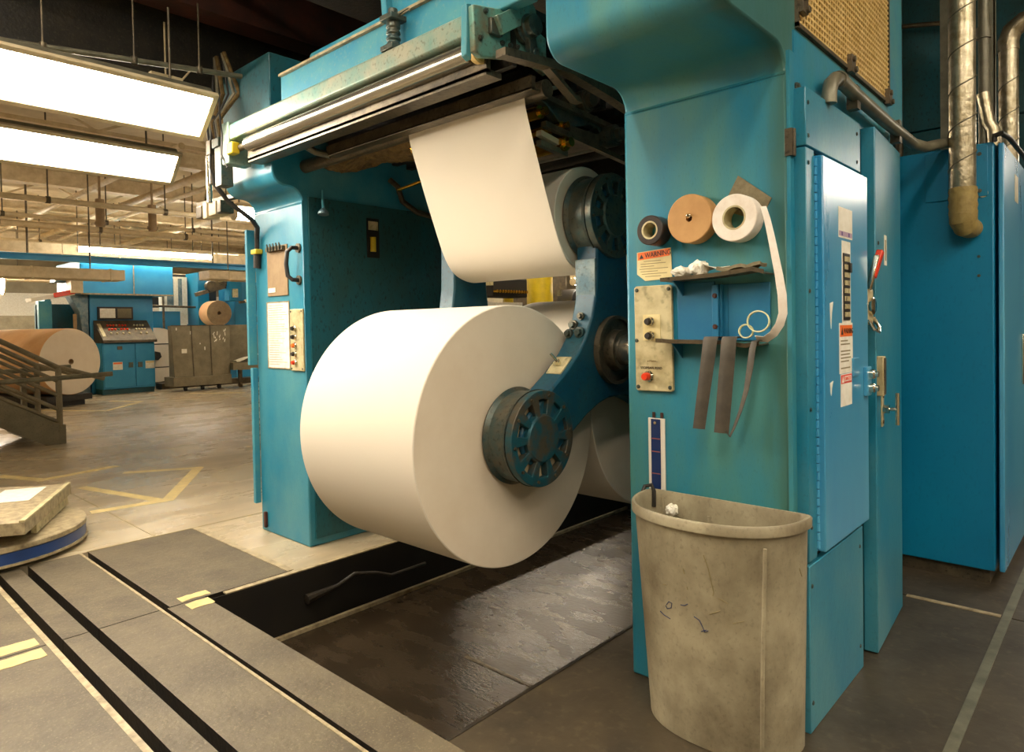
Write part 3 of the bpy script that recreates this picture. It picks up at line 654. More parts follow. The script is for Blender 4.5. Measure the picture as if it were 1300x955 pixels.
for z, m in ((1.41,INK),(1.355,INK),(1.30,ORANGE),(1.245,INK),(1.19,RED)):
    o = button(cp,(-4.0,2.288,z),.014,m); 
    if m is not INK: o['label'] = ('orange' if m is ORANGE else 'red')+' push button'
for px_, z in ((-4.05,1.15),(-3.92,1.15),(-4.05,1.52),(-3.92,1.52)): bolt(cp,(px_,2.288,z),(0,-1,0),.005,.003,name='screw')
g = G(); g.tube([(-3.95,2.30,1.925),(-3.95,2.25,1.925),(-3.975,2.232,1.90),(-3.985,2.228,1.82),(-3.975,2.232,1.745),(-3.95,2.25,1.72),(-3.95,2.30,1.72)],.014,n=12)
o = build('grab_handle', g, RUBBER, fc); o['label'] = 'black wrapped grab handle'
for z in (1.925,1.72):
    g = G(); g.cyl((-3.95,2.30,z),(-3.95,2.288,z),.03,n=16); build('mount', g, DSTEEL, o)
# cable loop with yellow connector, left edge
g = G(); g.tube([(-4.41,1.98,2.80),(-4.43,1.97,2.6),(-4.44,1.97,2.47),(-4.42,1.98,2.36),(-4.40,2.06,2.25),(-4.36,2.14,2.18),(-4.36,2.2,2.14),(-4.40,2.255,2.10),(-4.45,2.275,2.03),(-4.455,2.275,1.9),(-4.47,2.275,1.86)],.016,n=10)
o = build('cable', g, RUBBER); tag(o,'black cable drooping from the roller beam to the left blue column','cable')
g = G(); g.box(-4.50,-4.42,2.25,2.3,1.925,1.96); build('connector', g, YEL, o, bevel=.006)
g = G(); g.cyl((-4.46,2.275,1.83),(-4.455,2.275,1.93),.024,n=14); build('plug', g, RUBBER, o)
# slim black panel strip on the aisle side
g = G(); g.tube([(-4.62,2.35,1.72),(-4.64,2.34,1.6),(-4.66,2.33,1.4)],.02); g.box(-4.62,-4.53,2.34,2.36,1.62,1.66); g.box(-4.64,-4.53,2.33,2.35,1.46,1.50); build('handle_bar', g, RUBBER, fc)

# ================================================================ roller beam across the press
rb = thing('roller_beam', (-2.95,1.98,2.4), 'long blue cross beam with polished roller above the hanging paper', 'roller beam')
Y0 = 1.95
g = G(); g.prism([(Y0,2.59),(Y0,2.675),(Y0+.02,2.69),(2.16,2.69),(2.16,2.60),(Y0+.015,2.585)],'x',-4.20,-1.97); k = build('lip', g, LIPM, rb, bevel=.006); k['label'] = 'long bare steel lip'
g = G(); g.box(-3.66,-1.75,Y0+.09,Y0+.15,2.69,2.87); k = build('upper_girder', g, BLUEB, rb, bevel=.006)
g = G(); g.box(-3.66,-1.75,Y0+.075,Y0+.16,2.87,2.883); build('rim', g, EDGE, k)
g = G(); g.cyl((-3.62,Y0+.30,3.02),(-2.4,Y0+.30,3.02),.04,n=16); build('top_tube', g, BLUEB, rb)
g = G(); g.cyl((-3.95,Y0+.035,2.53),(-2.02,Y0+.035,2.53),.043,n=32); k = build('roller', g, STEEL, rb); k['label'] = 'polished steel roller'
g = G(); g.cyl((-2.02,Y0+.035,2.53),(-1.93,Y0+.035,2.53),.02,n=16); g.lathe((-1.995,Y0+.035,2.53),(1,0,0),[(0,0),(0,.052),(.03,.058),(.035,.05),(.035,0)],n=32); build('bearing', g, BRASS, rb)
g = G(); g.cyl((-4.12,Y0+.035,2.53),(-3.95,Y0+.035,2.53),.02,n=16); build('axle', g, DSTEEL, rb)
g = G(); g.box(-4.0,-1.95,Y0+.05,Y0+.075,2.44,2.57); g.box(-4.0,-1.95,Y0+.05,Y0+.14,2.43,2.455); build('lower_channel', g, DSTEEL, rb)
g = G(); g.box(-4.0,-1.9,2.2,2.75,2.72,2.76); g.box(-4.0,-1.9,2.10,2.13,2.48,2.7); build('hood', g, BLACK, rb)
g = G(); g.box(-3.45,-1.88,2.20,2.225,2.405,2.46); g.box(-3.45,-1.88,2.20,2.26,2.40,2.412); build('guard_rail', g, DSTEEL, rb)
g = G(); g.cyl((-3.9,2.33,2.44),(-1.9,2.33,2.44),.040,n=24); k = build('idler_roller', g, DSTEEL, rb)
g = G(); g.tube([(-3.44,2.22,2.41),(-3.50,2.16,2.43),(-3.52,2.10,2.46),(-3.50,2.04,2.50)],.02); build('bracket', g, CHUCK, rb)
g = G(); g.box(-4.22,-4.13,Y0-.01,Y0+.14,2.44,2.70); build('end_plate', g, LIPM, rb, bevel=.008)
g = G(); g.box(-4.14,-4.06,Y0-.02,Y0+.03,2.49,2.56); k = build('junction_box', g, YEL, rb, bevel=.006); k['label'] = 'small yellow connector box'
# solenoid valve hanging on the girder
g = G(); vz = 2.76; vx, vy = -2.545, Y0+.045
g.lathe((vx,vy,vz-.05),(0,0,1),[(0,0),(0,.034),(.012,.034),(.014,.028),(.026,.028),(.028,.034),(.040,.034),(.042,.028),(.054,.028),(.056,.034),(.068,.034),(.07,.028),(.082,.028),(.084,.034),(.12,.03),(.12,0)],n=24); g.box(vx-.045,vx+.045,vy-.045,vy+.045,vz+.065,vz+.09); g.box(vx-.045,vx+.045,vy-.045,vy+.045,vz-.075,vz-.05); g.cyl((vx,vy,vz+.09),(vx,vy,vz+.125),.022,n=16)
k = build('valve', g, CHUCK, rb, bevel=.003)
g = G(); g.cyl((vx+.05,vy,vz+.08),(vx+.12,vy,vz+.085),.008,n=10); build('air_fitting', g, CHROME, k)
g = G(); g.prism([(-2.70,2.88),(-2.66,2.88),(-2.70,3.4),(-2.74,3.4)],'y',Y0+.10,Y0+.16); g.box(-2.69,-2.30,Y0+.14,Y0+.16,2.88,3.5); build('riser', g, BLUEB, rb, bevel=.004)
# gear side plate near end
XG = -1.905
Q = lambda px, py: (lambda p: (p.y, p.z))(P(px, py, 'x', XG))
outl = [Q(604,5),(1.885,2.66),(1.892,2.48),Q(612,72),Q(640,74),(2.19,2.54),(2.335,2.50),(2.335,2.66),Q(668,25),Q(650,12),Q(630,10)]
gp = G(); gp.prism(outl,'x',XG-.03,XG); gear = build('side_plate', gp, GEARG, rb, bevel=.006); gear['label'] = 'bolted green gear side plate'
g = G(); g.prism([(1.878,2.67),(1.872,2.47),(1.90,2.455),(1.905,2.68)],'x',XG-.06,XG-.028); build('flange', g, BLUEB, rb, bevel=.004)
for a in ((616,14),(609,48),(638,20),(632,30),(628,43),(647,58),(637,55),(627,25),(650,27),(643,26),(656,60)):
    y_, z_ = Q(*a); bolt(gear,(XG,y_,z_),(1,0,0),.0085,.014)
y1, z1 = Q(626,35); y2, z2 = Q(663,18)
g = G(); g.bar((XG+.02,y1,z1),(XG+.02,y2,z2),.075,.04,up=(1,0,0)); g.cyl((XG,y2,z2),(XG+.045,y2,z2),.04,n=24); build('link_arm', g, GEARG, gear, bevel=.004)
y3, z3 = Q(663,38)
g = G(); g.lathe((XG,y3,z3),(1,0,0),[(0,0),(0,.062),(.025,.062),(.03,.052),(.045,.052),(.05,.044),(.075,.044),(.078,.038),(.078,0)],n=36); k = build('clutch_hub', g, CHUCK, gear)
g = G(); g.bar((XG+.03,y3,z3),(XG+.03,y3+.03,z3-.10),.05,.03,up=(1,0,0)); g.cyl((XG+.03,y3+.03,z3-.10),(XG+.055,y3+.03,z3-.10),.018,n=16); build('crank', g, CHUCK, gear, bevel=.004)
for q in (0,2.1,4.2): bolt(gear,(XG+.077,y3+.018*math.cos(q),z3+.018*math.sin(q)),(1,0,0),.004,.003)
g = G(); g.box(XG,XG+.02,y1-.03,y1+.035,z1-.035,z1+.03); build('guide_block', g, CHUCK, gear, bevel=.004)
# lower rail running back along the web path with brackets
ZL = 2.40
g = G(); g.prism([(1.90,2.455),(2.30,2.50),(2.62,2.47),(3.5,2.33),(3.5,2.29),(2.62,2.43),(2.30,2.462),(1.90,2.425)],'x',-1.80,-1.75); g.prism([(2.12,2.478),(2.16,2.478),(2.40,2.36),(2.36,2.36)],'x',-1.80,-1.76); build('side_rail', g, DSTEEL, rb)

# inner rails, rollers and arms seen beyond the web edge
wp = thing('web_path_unit', (-2.3,3.3,2.4), 'dark cluster of rollers, rails and rocker arm behind the hanging paper edge', 'machine')
for ya, za, yb, zb, xx, mm in ((2.42,2.45,3.3,2.40,-2.0,DSTEEL),(2.42,2.325,3.3,2.25,-2.0,DSTEEL),(2.42,2.29,2.60,2.262,-2.03,BEIGE),(2.42,2.245,2.62,2.225,-2.03,CONDUIT)):
    g = G(); g.bar((xx,ya,za),(xx,yb,zb),.03,.026); build('rail', g, mm, wp)
for y, z, r, x0, x1, m, nm in ((2.40,2.375,.030,-2.9,-2.0,BRIGHTB,'brass_roller'),(2.56,2.345,.022,-2.9,-2.0,BRIGHTB,'brass_roller'),(2.585,2.268,.036,-2.6,-2.0,BRIGHTB,'brass_roller'),(2.74,2.50,.055,-3.4,-1.98,DSTEEL,'roller'),(2.62,2.47,.03,-3.4,-1.98,DSTEEL,'roller'),(2.94,2.365,.055,-3.0,-1.95,CHUCK,'roller'),(3.25,2.40,.05,-3.7,-1.9,BLACK,'roller')):
    g = G(); g.cyl((x0,y,z),(x1,y,z),r,n=24); g.cyl((x1,y,z),(x1+.035,y,z),r*.62,n=20); g.lathe((x1+.001,y,z),(1,0,0),[(0,r*.8),(.006,r*.8),(.006,r*.6)],n=24); build(nm, g, m, wp)
g = G(); g.prism([(2.40,2.44),(2.46,2.425),(2.56,2.36),(2.66,2.36),(2.80,2.40),(2.86,2.40),(2.93,2.34),(2.99,2.345),(3.0,2.39),(2.95,2.42),(2.86,2.46),(2.72,2.44),(2.60,2.45),(2.45,2.475),(2.40,2.48)],'x',-2.06,-2.01); build('rocker_arm', g, CHUCK, wp, bevel=.005)
g = G(); g.box(-2.5,-2.0,2.62,2.86,2.30,2.36); build('tray', g, DSTEEL, wp)
for i in range(9):
    y = 2.5+i*.13; g = G(); g.box(-3.9,-2.1,y,y+.05,2.60-.01*i,2.65); build('slat', g, BLACK, wp)
for y, z, xx in ((3.20,2.12,-2.9),(3.32,2.12,-2.9),(3.5,2.1,-2.4)):
    g = G(); g.cyl((xx,y,z-.12),(xx,y,z+.2),.014,n=10); g.cyl((xx,y,z),(xx,y,z+.03),.022,n=12); build('rod', g, CONDUIT, wp)
g = G(); g.box(-3.85,-1.55,3.62,3.9,2.0,3.2); build('back_housing', g, BLACK, wp, bevel=.01)
g = G(); g.tube([(-2.6,3.1,2.05),(-2.1,3.2,2.10),(-1.95,3.25,2.12)],.012,n=10); build('tie_rod', g, BRIGHTB, wp)
g = G(); g.tube([(-3.45,2.72,2.28),(-3.2,2.72,2.30),(-2.8,2.72,2.33)],.010,n=10); build('tie_rod', g, BRIGHTB, wp)
rl = random.Random(11)
g = G(); NX, NY = 34, 20; rows = []
for i in range(NX):
    row = []
    for j in range(NY):
        u, v = i/(NX-1), j/(NY-1); ed = math.sin(PI*u)**.4*math.sin(PI*v)**.5
        row.append((-3.85+1.15*u, 2.33+.36*v, 2.47-.10*ed*(.6+.4*math.sin(9*u+3*v))*(1-.4*u)+rl.uniform(-.012,.012)))
    rows.append(row)
g.sheet(rows, .01); build('lint_buildup', g, DUST, wp)

# overhead dark structure
oh = thing('overhead_walkway', (-4.3,1.5,3.0), 'oily black walkway underside filling the top left above the long lamps', 'walkway')
g = G(); g.box(-5.4,-4.62,-3.5,6,3.32,3.36); g.box(-4.66,-4.60,-3.5,6,3.02,3.62); build('deck', g, BLACK, oh)
g = G(); g.box(-5.42,-5.36,-3.5,6,3.2,3.5); build('edge_beam', g, BLACK, oh)
g = G(); g.box(-4.5,-4.30,-3.5,6,3.42,3.72); build('red_beam', g, RUST, oh); 
g = G(); g.box(-4.3,-3.0,.6,1.7,4.05,4.1); g.box(-5.2,-1.6,1.7,6.7,3.9,3.95); build('upper_deck', g, BLACK, oh)
g = G(); g.tube([(-4.6,1.9,3.55),(-4.2,2.1,3.58),(-3.6,2.5,3.5),(-3.0,3.0,3.6),(-2.6,3.3,3.7)],.035,n=12); build('hose', g, BROWNB, oh)
p0 = P(-60,42,'x',-4.25); p1 = P(312,98,'x',-4.25)
g = G(); g.cyl(p0,p1,.016,n=14); o = build('sprinkler_pipe', g, CONDUIT); tag(o,'thin steel pipe running above the nearest long lamp','pipe')
for k_ in (.25,.55,.8):
    q = p0.lerp(p1,k_); g = G(); g.cyl(q,(q.x,q.y,3.42),.006,n=8); g.lathe(q+Vector((0,0,-.02)),(0,0,1),[(0,.018),(.02,.022),(.04,.018)],n=14); build('hanger', g, DSTEEL, o)
for px, py0, py1, lab in ((171,63,95,'blue plastic pipe stub hanging behind the nearest long lamp'),(-2,22,48,'blue plastic pipe stub at the left edge above the nearest long lamp')):
    a = P(px,py0,'x',-4.75); b = P(px,py1+25,'x',-4.75)
    g = G(); g.cyl(b,(b.x,b.y,a.z),.062,n=24); g.cyl((b.x,b.y,a.z-.02),(b.x,b.y,a.z+.03),.07,n=24); g.cyl((b.x,b.y,a.z+.03),(b.x,b.y,3.33),.03,n=14)
    tag(build('pipe_stub', g, SLATE), lab, 'pipe')
a = P(190,93,'x',-4.5); b = P(230,103,'x',-4.5); g = G(); g.bar(a,b,.05,.02); g.cyl(a.lerp(b,.5),(a.x,a.lerp(b,.5).y,3.35),.006,n=8); g.cyl(b,P(243,88,'x',-4.5),.006,n=8)
tag(build('hanging_bracket', g, BEIGE),'small tan bracket hanging over the nearest long lamp','bracket')
# cables and pneumatic gear at the left end of the beam
pg = thing('pneumatic_unit', (-4.35,2.0,2.4), 'cluster of hoses, cylinder and valves at the left end of the roller beam', 'valve unit')
g = G(); g.cyl((-4.50,1.98,2.25),(-4.50,1.98,2.56),.018,n=14); g.cyl((-4.50,1.98,2.56),(-4.50,1.98,2.78),.009,n=10); build('cylinder', g, CHROME, pg)
g = G(); g.cyl((-4.44,1.98,2.36),(-4.44,1.98,2.58),.024,n=14); g.box(-4.47,-4.41,1.95,2.01,2.55,2.64); build('regulator', g, DSTEEL, pg, bevel=.003)
g = G(); g.box(-4.37,-4.28,1.96,2.04,2.33,2.58); g.box(-4.40,-4.30,1.955,2.0,2.58,2.64); build('valve_block', g, CHUCK, pg, bevel=.005)
for i in range(6):
    x_ = -4.49+i*.035; g = G(); g.tube([(x_,1.99,2.58),(x_+.01*math.sin(i),1.97,2.75),(x_+.02,2.0+.02*i,2.95),(x_+.02*math.cos(i*2),2.02,3.2)],.008+.003*(i%3),n=8); build('hose', g, [RUBBER,CONDUIT,DUST][i%3], pg)
g = G(); g.tube([(-4.22,1.93,2.88),(-4.20,1.925,2.72),(-4.19,1.93,2.62),(-4.2,1.93,2.5),(-4.17,1.95,2.42)],.006,n=8); build('wire', g, RUBBER, pg)
# switch gear hanging left of the haunch
sg = thing('hanging_switchgear', (-4.9,2.3,2.3), 'small grimy switch boxes hanging left of the left column overhang', 'switch box')
for i, (dx, w_, h_) in enumerate(((0,.10,.09),(.12,.07,.12),(.22,.12,.10),(.36,.06,.09))):
    g = G(); g.box(-5.25+dx,-5.25+dx+w_,2.2,2.3,2.30-h_/2,2.30+h_/2); build('switch_box', g, [DSTEEL,BEIGE,BEIGE,DSTEEL][i], sg, bevel=.006)
g = G(); g.bar((-5.3,2.25,2.37),(-4.5,2.3,2.37),.05,.03); build('rail', g, DSTEEL, sg)
g = G(); g.tube([(-5.2,2.25,2.38),(-5.15,2.25,2.5),(-4.9,2.2,2.6),(-4.7,2.2,3.3)],.012,n=8); build('hose', g, DUST, sg)
# ================================================================ paper rolls
XR, XL = -2.0, -2.81
CL, CU, CB = (2.186,.924), (2.750,1.920), (3.34,.968); SC = (2.746,1.277)
def roll(cy, cz, r, x0, x1, label, core=.05, m=PAPER, group=None, me=PAPEREND):
    t = thing('paper_roll', (x1,cy,cz), label, 'paper roll', group)
    g = G(); g.lathe((x0,cy,cz),(1,0,0),[(.0,r-.004),(.004,r),(x1-x0-.004,r),(x1-x0,r-.004)],n=160); build('paper', g, m, t)
    g = G()
    for xx, s in ((x0+.0005,-1),(x1-.0005,1)):
        g.lathe((xx,cy,cz),(s,0,0),[(0,core),(.0008,core+.002),(.0008,(r+core)/2),(0,r-.004)],n=160)
    g.lathe((x0,cy,cz),(1,0,0),[(0.0005,core),(x1-x0-.0005,core)],n=48)
    build('end_face', g, me, t)
    g = G(); g.lathe((x0-.001,cy,cz),(1,0,0),[(0,core-.008),(0,core),(x1-x0+.002,core),(x1-x0+.002,core-.008)],n=48,close=True); build('core', g, BROWNB, t)
    return t
roll(*CL,.568,XL,XR,'huge white newsprint roll hanging lowest in front, hub on its near end')
roll(*CU,.26,XL,XR,'small half used newsprint roll on the upper arm feeding the hanging web',m=PAPER)
roll(*CB,.582,XL,XR,'white newsprint roll behind the huge one, half hidden by the teal column')
# web
ctl = [(2.83,1.668),(2.78,1.656),(2.72,1.655),(2.66,1.668),(2.60,1.695),(2.552,1.742),(2.512,1.81),(2.48,1.885),(2.45,1.96),(2.405,2.075),(2.362,2.19),(2.325,2.29),(2.298,2.37),(2.288,2.43)]
def smooth(c, n=4):
    o = []
    for i in range(len(c)-1):
        p0, p1, p2, p3 = c[max(i-1,0)], c[i], c[i+1], c[min(i+2,len(c)-1)]
        for k in range(n):
            t = k/n; o.append(tuple(.5*((2*p1[q])+(-p0[q]+p2[q])*t+(2*p0[q]-5*p1[q]+4*p2[q]-p3[q])*t*t+(-p0[q]+3*p1[q]-3*p2[q]+p3[q])*t**3) for q in (0,1)))
    return o+[c[-1]]
g = G(); pts = smooth(ctl)
for i in range(1, 10):
    a = math.radians(180-i*12); pts.append((2.33+.041*math.cos(a), 2.44+.041*math.sin(a)))
for i in range(1,6): pts.append((pts[-1][0]+.05,pts[-1][1]+.012))
rows = [[(XL+(XR-XL)*j/10, p[0], p[1]) for j in range(11)] for p in pts]
g.sheet(rows, .0015); o = build('paper_web', g, PAPER, sharp=80)
tag(o,'white sheet of newsprint hanging down from the rollers to the upper roll','paper')

# ---- reel stand: two three-armed spiders on one shaft, chucks in every roll end
rs = thing('reel_stand', (-2.4,SC[0],SC[1]), 'blue three armed reel stand holding the paper rolls', 'reel stand')
def lobe_outline():
    A = [math.atan2(c[1]-SC[1], c[0]-SC[0]) for c in (CU, CL, CB)]
    R = (math.hypot(CL[0]-SC[0],CL[1]-SC[1])+math.hypot(CU[0]-SC[0],CU[1]-SC[1])+math.hypot(CB[0]-SC[0],CB[1]-SC[1]))/3
    pts = []
    for k in range(3):
        a = A[k]; u = Vector((math.cos(a),math.sin(a))); v = Vector((-u.y,u.x))
        c = Vector(SC)+u*R
        w = .125
        # side (-v) coming out, cap, side (+v) going back
        prof = [(.16,-.17),(.24,-.145),(.34,-.13),(R-.12,-w),(R,-w)]
        for p, q in prof: pts.append(Vector(SC)+u*p+v*q)
        for i in range(1,8):
            t_ = -PI/2+PI*i/8; pts.append(c+u*w*math.cos(t_)+v*w*math.sin(t_))
        for p, q in prof[::-1]: pts.append(Vector(SC)+u*p-v*q)
    return [(p.x,p.y) for p in pts]
OUT = lobe_outline()
for (xa, xb) in ((-1.975,-1.855),(XL-.145,XL-.025)):
    g = G(); g.prism(OUT,'x',xa,xb); arm = build('arm_spider', g, ARMB, rs, bevel=.01)
    # worn side plates down the visible flank
g = G(); g.cyl((XL-.3,)+SC,(-1.485,)+SC,.075,n=40); g.cyl((-1.70,)+SC,(-1.64,)+SC,.12,n=40); build('shaft', g, STEEL, rs)
g = G(); g.lathe((-1.855,)+SC,(1,0,0),[(0,.165),(.03,.165),(.03,.15),(.012,.15),(.012,.1),(0.06,.095),(.06,0)],n=48); build('shaft_collar', g, DSTEEL, rs)
def chuck(c, x, s, big=True):
    """expanding chuck: drum against the roll end, ten-windowed disc in front; s=+1 faces +X"""
    d = (s,0,0)
    g = G(); g.lathe((x,)+c,d,[(0,0),(0,.205),(.012,.212),(.02,.205),(.028,.196),(.105,.196),(.112,.202),(.125,.206),(.125,0)],n=72)
    k = build('chuck_drum', g, CHUCK, rs)
    g = G(); n = 120; r0, r1, r2, r3 = .0, .104, .166, .203; xt, xb_ = x+s*.163, x+s*.127
    def ring(r, xx): return [g.bm.verts.new((xx,c[0]+r*math.cos(2*PI*i/n),c[1]+r*math.sin(2*PI*i/n))) for i in range(n)]
    R = {(j,k_): ring(rr, xx) for j, rr in enumerate((r1,r2,r3)) for k_, xx in enumerate((xb_,xt))}
    ctr = [g.bm.verts.new((xx,)+c) for xx in (xb_,xt)]
    hole = [((i % 12) >= 2 and (i % 12) < 9) for i in range(n)]
    for i in range(n):
        j = (i+1) % n
        for k_ in (0,1):
            g._f([ctr[k_],R[(0,k_)][i],R[(0,k_)][j]]); g._f([R[(1,k_)][i],R[(2,k_)][i],R[(2,k_)][j],R[(1,k_)][j]])
            if not hole[i]: g._f([R[(0,k_)][i],R[(1,k_)][i],R[(1,k_)][j],R[(0,k_)][j]])
        g._f([R[(2,0)][i],R[(2,1)][i],R[(2,1)][j],R[(2,0)][j]])
        if hole[i]:
            g._f([R[(0,0)][i],R[(0,1)][i],R[(0,1)][j],R[(0,0)][j]]); g._f([R[(1,0)][i],R[(1,1)][i],R[(1,1)][j],R[(1,0)][j]])
            if not hole[i-1]: g._f([R[(0,0)][i],R[(0,1)][i],R[(1,1)][i],R[(1,0)][i]])
            if not hole[j]: g._f([R[(0,0)][j],R[(0,1)][j],R[(1,1)][j],R[(1,0)][j]])
    cm = CHUCK if c is CU else CHUCKF
    f = build('chuck_disc', g, cm, k, bevel=.003)
    g = G(); g.lathe((x+s*.125,)+c,d,[(-.02,.09),(-.02,.18),(.001,.18),(.001,.09)],n=48,close=True); build('inner_ring', g, EDGE, k)
    g = G()
    for i in range(10):
        a = 2*PI*(i+.15)/10; g.cyl((xt,c[0]+.182*math.cos(a),c[1]+.182*math.sin(a)),(xt+s*.007,c[0]+.182*math.cos(a),c[1]+.182*math.sin(a)),.007,n=8)
    build('disc_screws', g, DSTEEL, k)
    g = G(); g.lathe((x+s*.163,)+c,d,[(0,.0),(0,.10),(.006,.095),(.006,0)],n=40); build('boss', g, cm, k)
for c in (CL, CU, CB):
    chuck(c, XR+.003, 1)
    g = G(); g.lathe((XL-.003,)+c,(-1,0,0),[(0,0),(0,.15),(.02,.12),(.03,.10),(.03,0)],n=48); build('chuck_drum', g, CHUCK, rs)
# worn flank plate, bolts and toggle on the arm between upper and front rolls
def flank(px, py, xw): 
    return P(px, py, 'x', xw)
fp = [P(752,402,'x',-1.915),P(750,424,'x',-1.915)]
# small bits sit on the arm's flank (faces the viewer); flank normals follow the outline
def flank_at(z):
    """y of the outline on the viewer side at height z"""
    best = None; n = len(OUT)
    for i in range(n):
        (y0,z0),(y1,z1) = OUT[i], OUT[(i+1)%n]
        if (z0-z)*(z1-z) <= 0 and z0 != z1:
            y = y0+(y1-y0)*(z-z0)/(z1-z0)
            if best is None or y < best[0]: best = (y, Vector((0,y1-y0,z1-z0)).normalized())
    return best
for z, r_, dx in ((1.44,.014,0),(1.40,.018,-.03),(1.365,.02,.02),(1.36,.016,-.04)):
    y, tdir = flank_at(z); nrm = Vector((0,-abs(tdir.z),tdir.y if tdir.z < 0 else -tdir.y))
    bolt(rs,(-1.915+dx,y,z),(0,-1,.1),r_,.03,CHUCK)
y, tdir = flank_at(1.215); tdir = tdir if tdir.z > 0 else -tdir; nr = tdir.cross(Vector((1,0,0))); nr = nr if nr.y < 0 else -nr
g = G(); g.obox(Vector((-1.915,y,1.215))+nr*.004,((1,0,0),tdir,nr),(.085,.11,.008)); k = build('toggle_plate', g, CREAM, rs, bevel=.002)
g = G(); c_ = Vector((-1.915,y,1.22))+nr*.008; g.cyl(c_,c_+nr*.02,.014,n=16); g.cyl(c_+nr*.02,c_+nr*.05+Vector((-.02,0,.01)),.006,n=10); build('toggle', g, CHROME, k)
y, tdir = flank_at(1.58); g = G(); g.box(-1.972,-1.858,y-.006,y+.01,1.472,1.71); build('wear_plate', g, WORN, rs, bevel=.002)
# crank rod in the pit
g = G(); g.tube([(-3.53,2.05,-.16),(-3.53,2.16,-.15),(-3.53,2.26,-.14),(-3.5,2.36,-.09),(-3.48,2.5,-.12),(-3.48,2.62,-.17),(-3.48,2.9,-.17)],[.03,.02,.012,.012,.012,.012,.012],n=10)
tag(build('pit_crank', g, BLACK),'dark bent crank handle on the wall inside the floor pit','crank')

# ================================================================ things on the near column face (y = 2.30)
YF = 2.30
def onp(x0,x1,z0,z1,th=.004): g = G(); g.box(x0,x1,YF-th,YF+.0005,z0,z1); return g
# warning sign with torn corner
g = G(); g.prism([(-1.436,1.593),(-1.436,1.678),(-1.288,1.686),(-1.284,1.570),(-1.400,1.566)],'y',YF-.003,YF); ws = build('warning_sign', g, LABELC)
tag(ws,'cream WARNING sign with torn lower left corner above the button panel','sign')
g = G(); g.prism([(-1.432,1.647),(-1.432,1.676),(-1.292,1.683),(-1.292,1.656)],'y',YF-.0038,YF-.003); build('orange_band', g, ORANGE, ws)
g = G(); g.prism([(-1.425,1.652),(-1.405,1.653),(-1.415,1.669)],'y',YF-.0044,YF-.0036); build('triangle', g, INK, ws)
lettering('lettering','WARNING',(-1.399,YF-.0040,1.6545),(1,0,.06),(-.06,0,1),.027,INK,ws,squash=.86)
g = G()
for i, (a, b) in enumerate(((-1.405,-1.33),(-1.42,-1.31),(-1.42,-1.36),(-1.425,-1.30),(-1.42,-1.345),(-1.415,-1.305),(-1.40,-1.33))):
    z = 1.640-i*.0098; g.box(a,b,YF-.0034,YF-.003,z,z+.0025)
build('small_print', g, INKL, ws)
# push button panel
g = G(); pr = [(-1.442,1.146),(-1.434,1.139),(-1.286,1.141),(-1.279,1.148),(-1.281,1.538),(-1.289,1.546),(-1.437,1.546),(-1.445,1.538)]
g.prism(pr,'y',YF-.014,YF); bp_ = build('control_panel', g, CREAM, pf, bevel=.003); bp_['label'] = 'cream panel with two black buttons and a red stop button'
for x_, z in ((-1.432,1.530),(-1.293,1.530),(-1.430,1.155),(-1.292,1.157),(-1.435,1.335)): bolt(bp_,(x_,YF-.014,z),(0,-1,0),.006,.004,CHUCK,'screw')
g = G(); g.prism([(-1.405,1.335),(-1.330,1.335),(-1.330,1.435),(-1.405,1.435)],'y',YF-.016,YF-.014); build('sub_plate', g, LABELC, bp_)
button(bp_,(-1.372,YF-.016,1.408),.013,INK); button(bp_,(-1.371,YF-.016,1.353),.013,INK)
sb = button(bp_,(-1.383,YF-.014,1.197),.0155,RED,h=.036); sb['label'] = 'red stop button'
lettering('lettering','STOP/SAFE READ',(-1.419,YF-.0148,1.2245),(1,0,0),(0,0,1),.0145,INK,bp_,depth=.0004,squash=.86)
lettering('lettering','a-Menu...',(-1.39,YF-.0148,1.252),(1,0,.03),(0,0,1),.013,INKL,bp_,depth=.0004)
# blue backing plates and bracket between the shelves
g = G(); g.box(-1.262,-1.112,YF-.006,YF,1.335,1.548); g.box(-1.112,-1.062,YF-.004,YF,1.335,1.535); g.box(-1.062,-.912,YF-.006,YF,1.335,1.535); build_ = build('backing_plate', g, SHELFB, bevel=.002); tag(build_,'bright blue steel backing plates between the two small shelves','plate')
g = G(); g.box(-1.112,-1.088,YF-.03,YF,1.335,1.535); g.box(-1.088,-1.08,YF-.02,YF-.004,1.335,1.535); o = build('bracket', g, SHELFB, bevel=.002); tag(o,'upright blue angle bracket joining the two small shelves','bracket')
bolt(o,(-1.10,YF-.03,1.495),(0,-1,0),.007,.006,RUST); bolt(o,(-1.10,YF-.03,1.385),(0,-1,0),.007,.006,RUST)
def shelf(pts, d, th, label, m=DSTEEL):
    t = thing('shelf', (pts[0][0],YF,pts[0][1]), label, 'shelf'); g = G()
    n = len(pts)
    rows = [[(x_, YF-.002-d*j/4, z+random.uniform(-.001,.001)) for j in range(5)] for x_, z in pts]
    g.sheet(rows, th); k = build('tray', g, m, t, sharp=60)
    g = G(); g.sheet([[(x_, YF-.002-d, z-.002), (x_, YF-.004-d, z+.012)] for x_, z in pts], th); build('lip', g, m, t, sharp=60)
    g = G(); g.prism([(YF,pts[1][1]-.06),(YF,pts[1][1]),(YF-d,pts[1][1])],'x',pts[1][0],pts[1][0]+.005); build('gusset', g, SHELFB, t)
    return t
shelf([(-1.285,1.555),(-1.24,1.556),(-1.17,1.558),(-1.08,1.560),(-1.0,1.566),(-.94,1.572),(-.90,1.560)],.085,.004,'upper dark steel shelf under the tape rolls holding rags')
shelf([(-1.31,1.333),(-1.25,1.329),(-1.15,1.328),(-1.05,1.326),(-.97,1.315),(-.92,1.325)],.08,.005,'lower dark steel shelf with strap ends hanging over its edge')
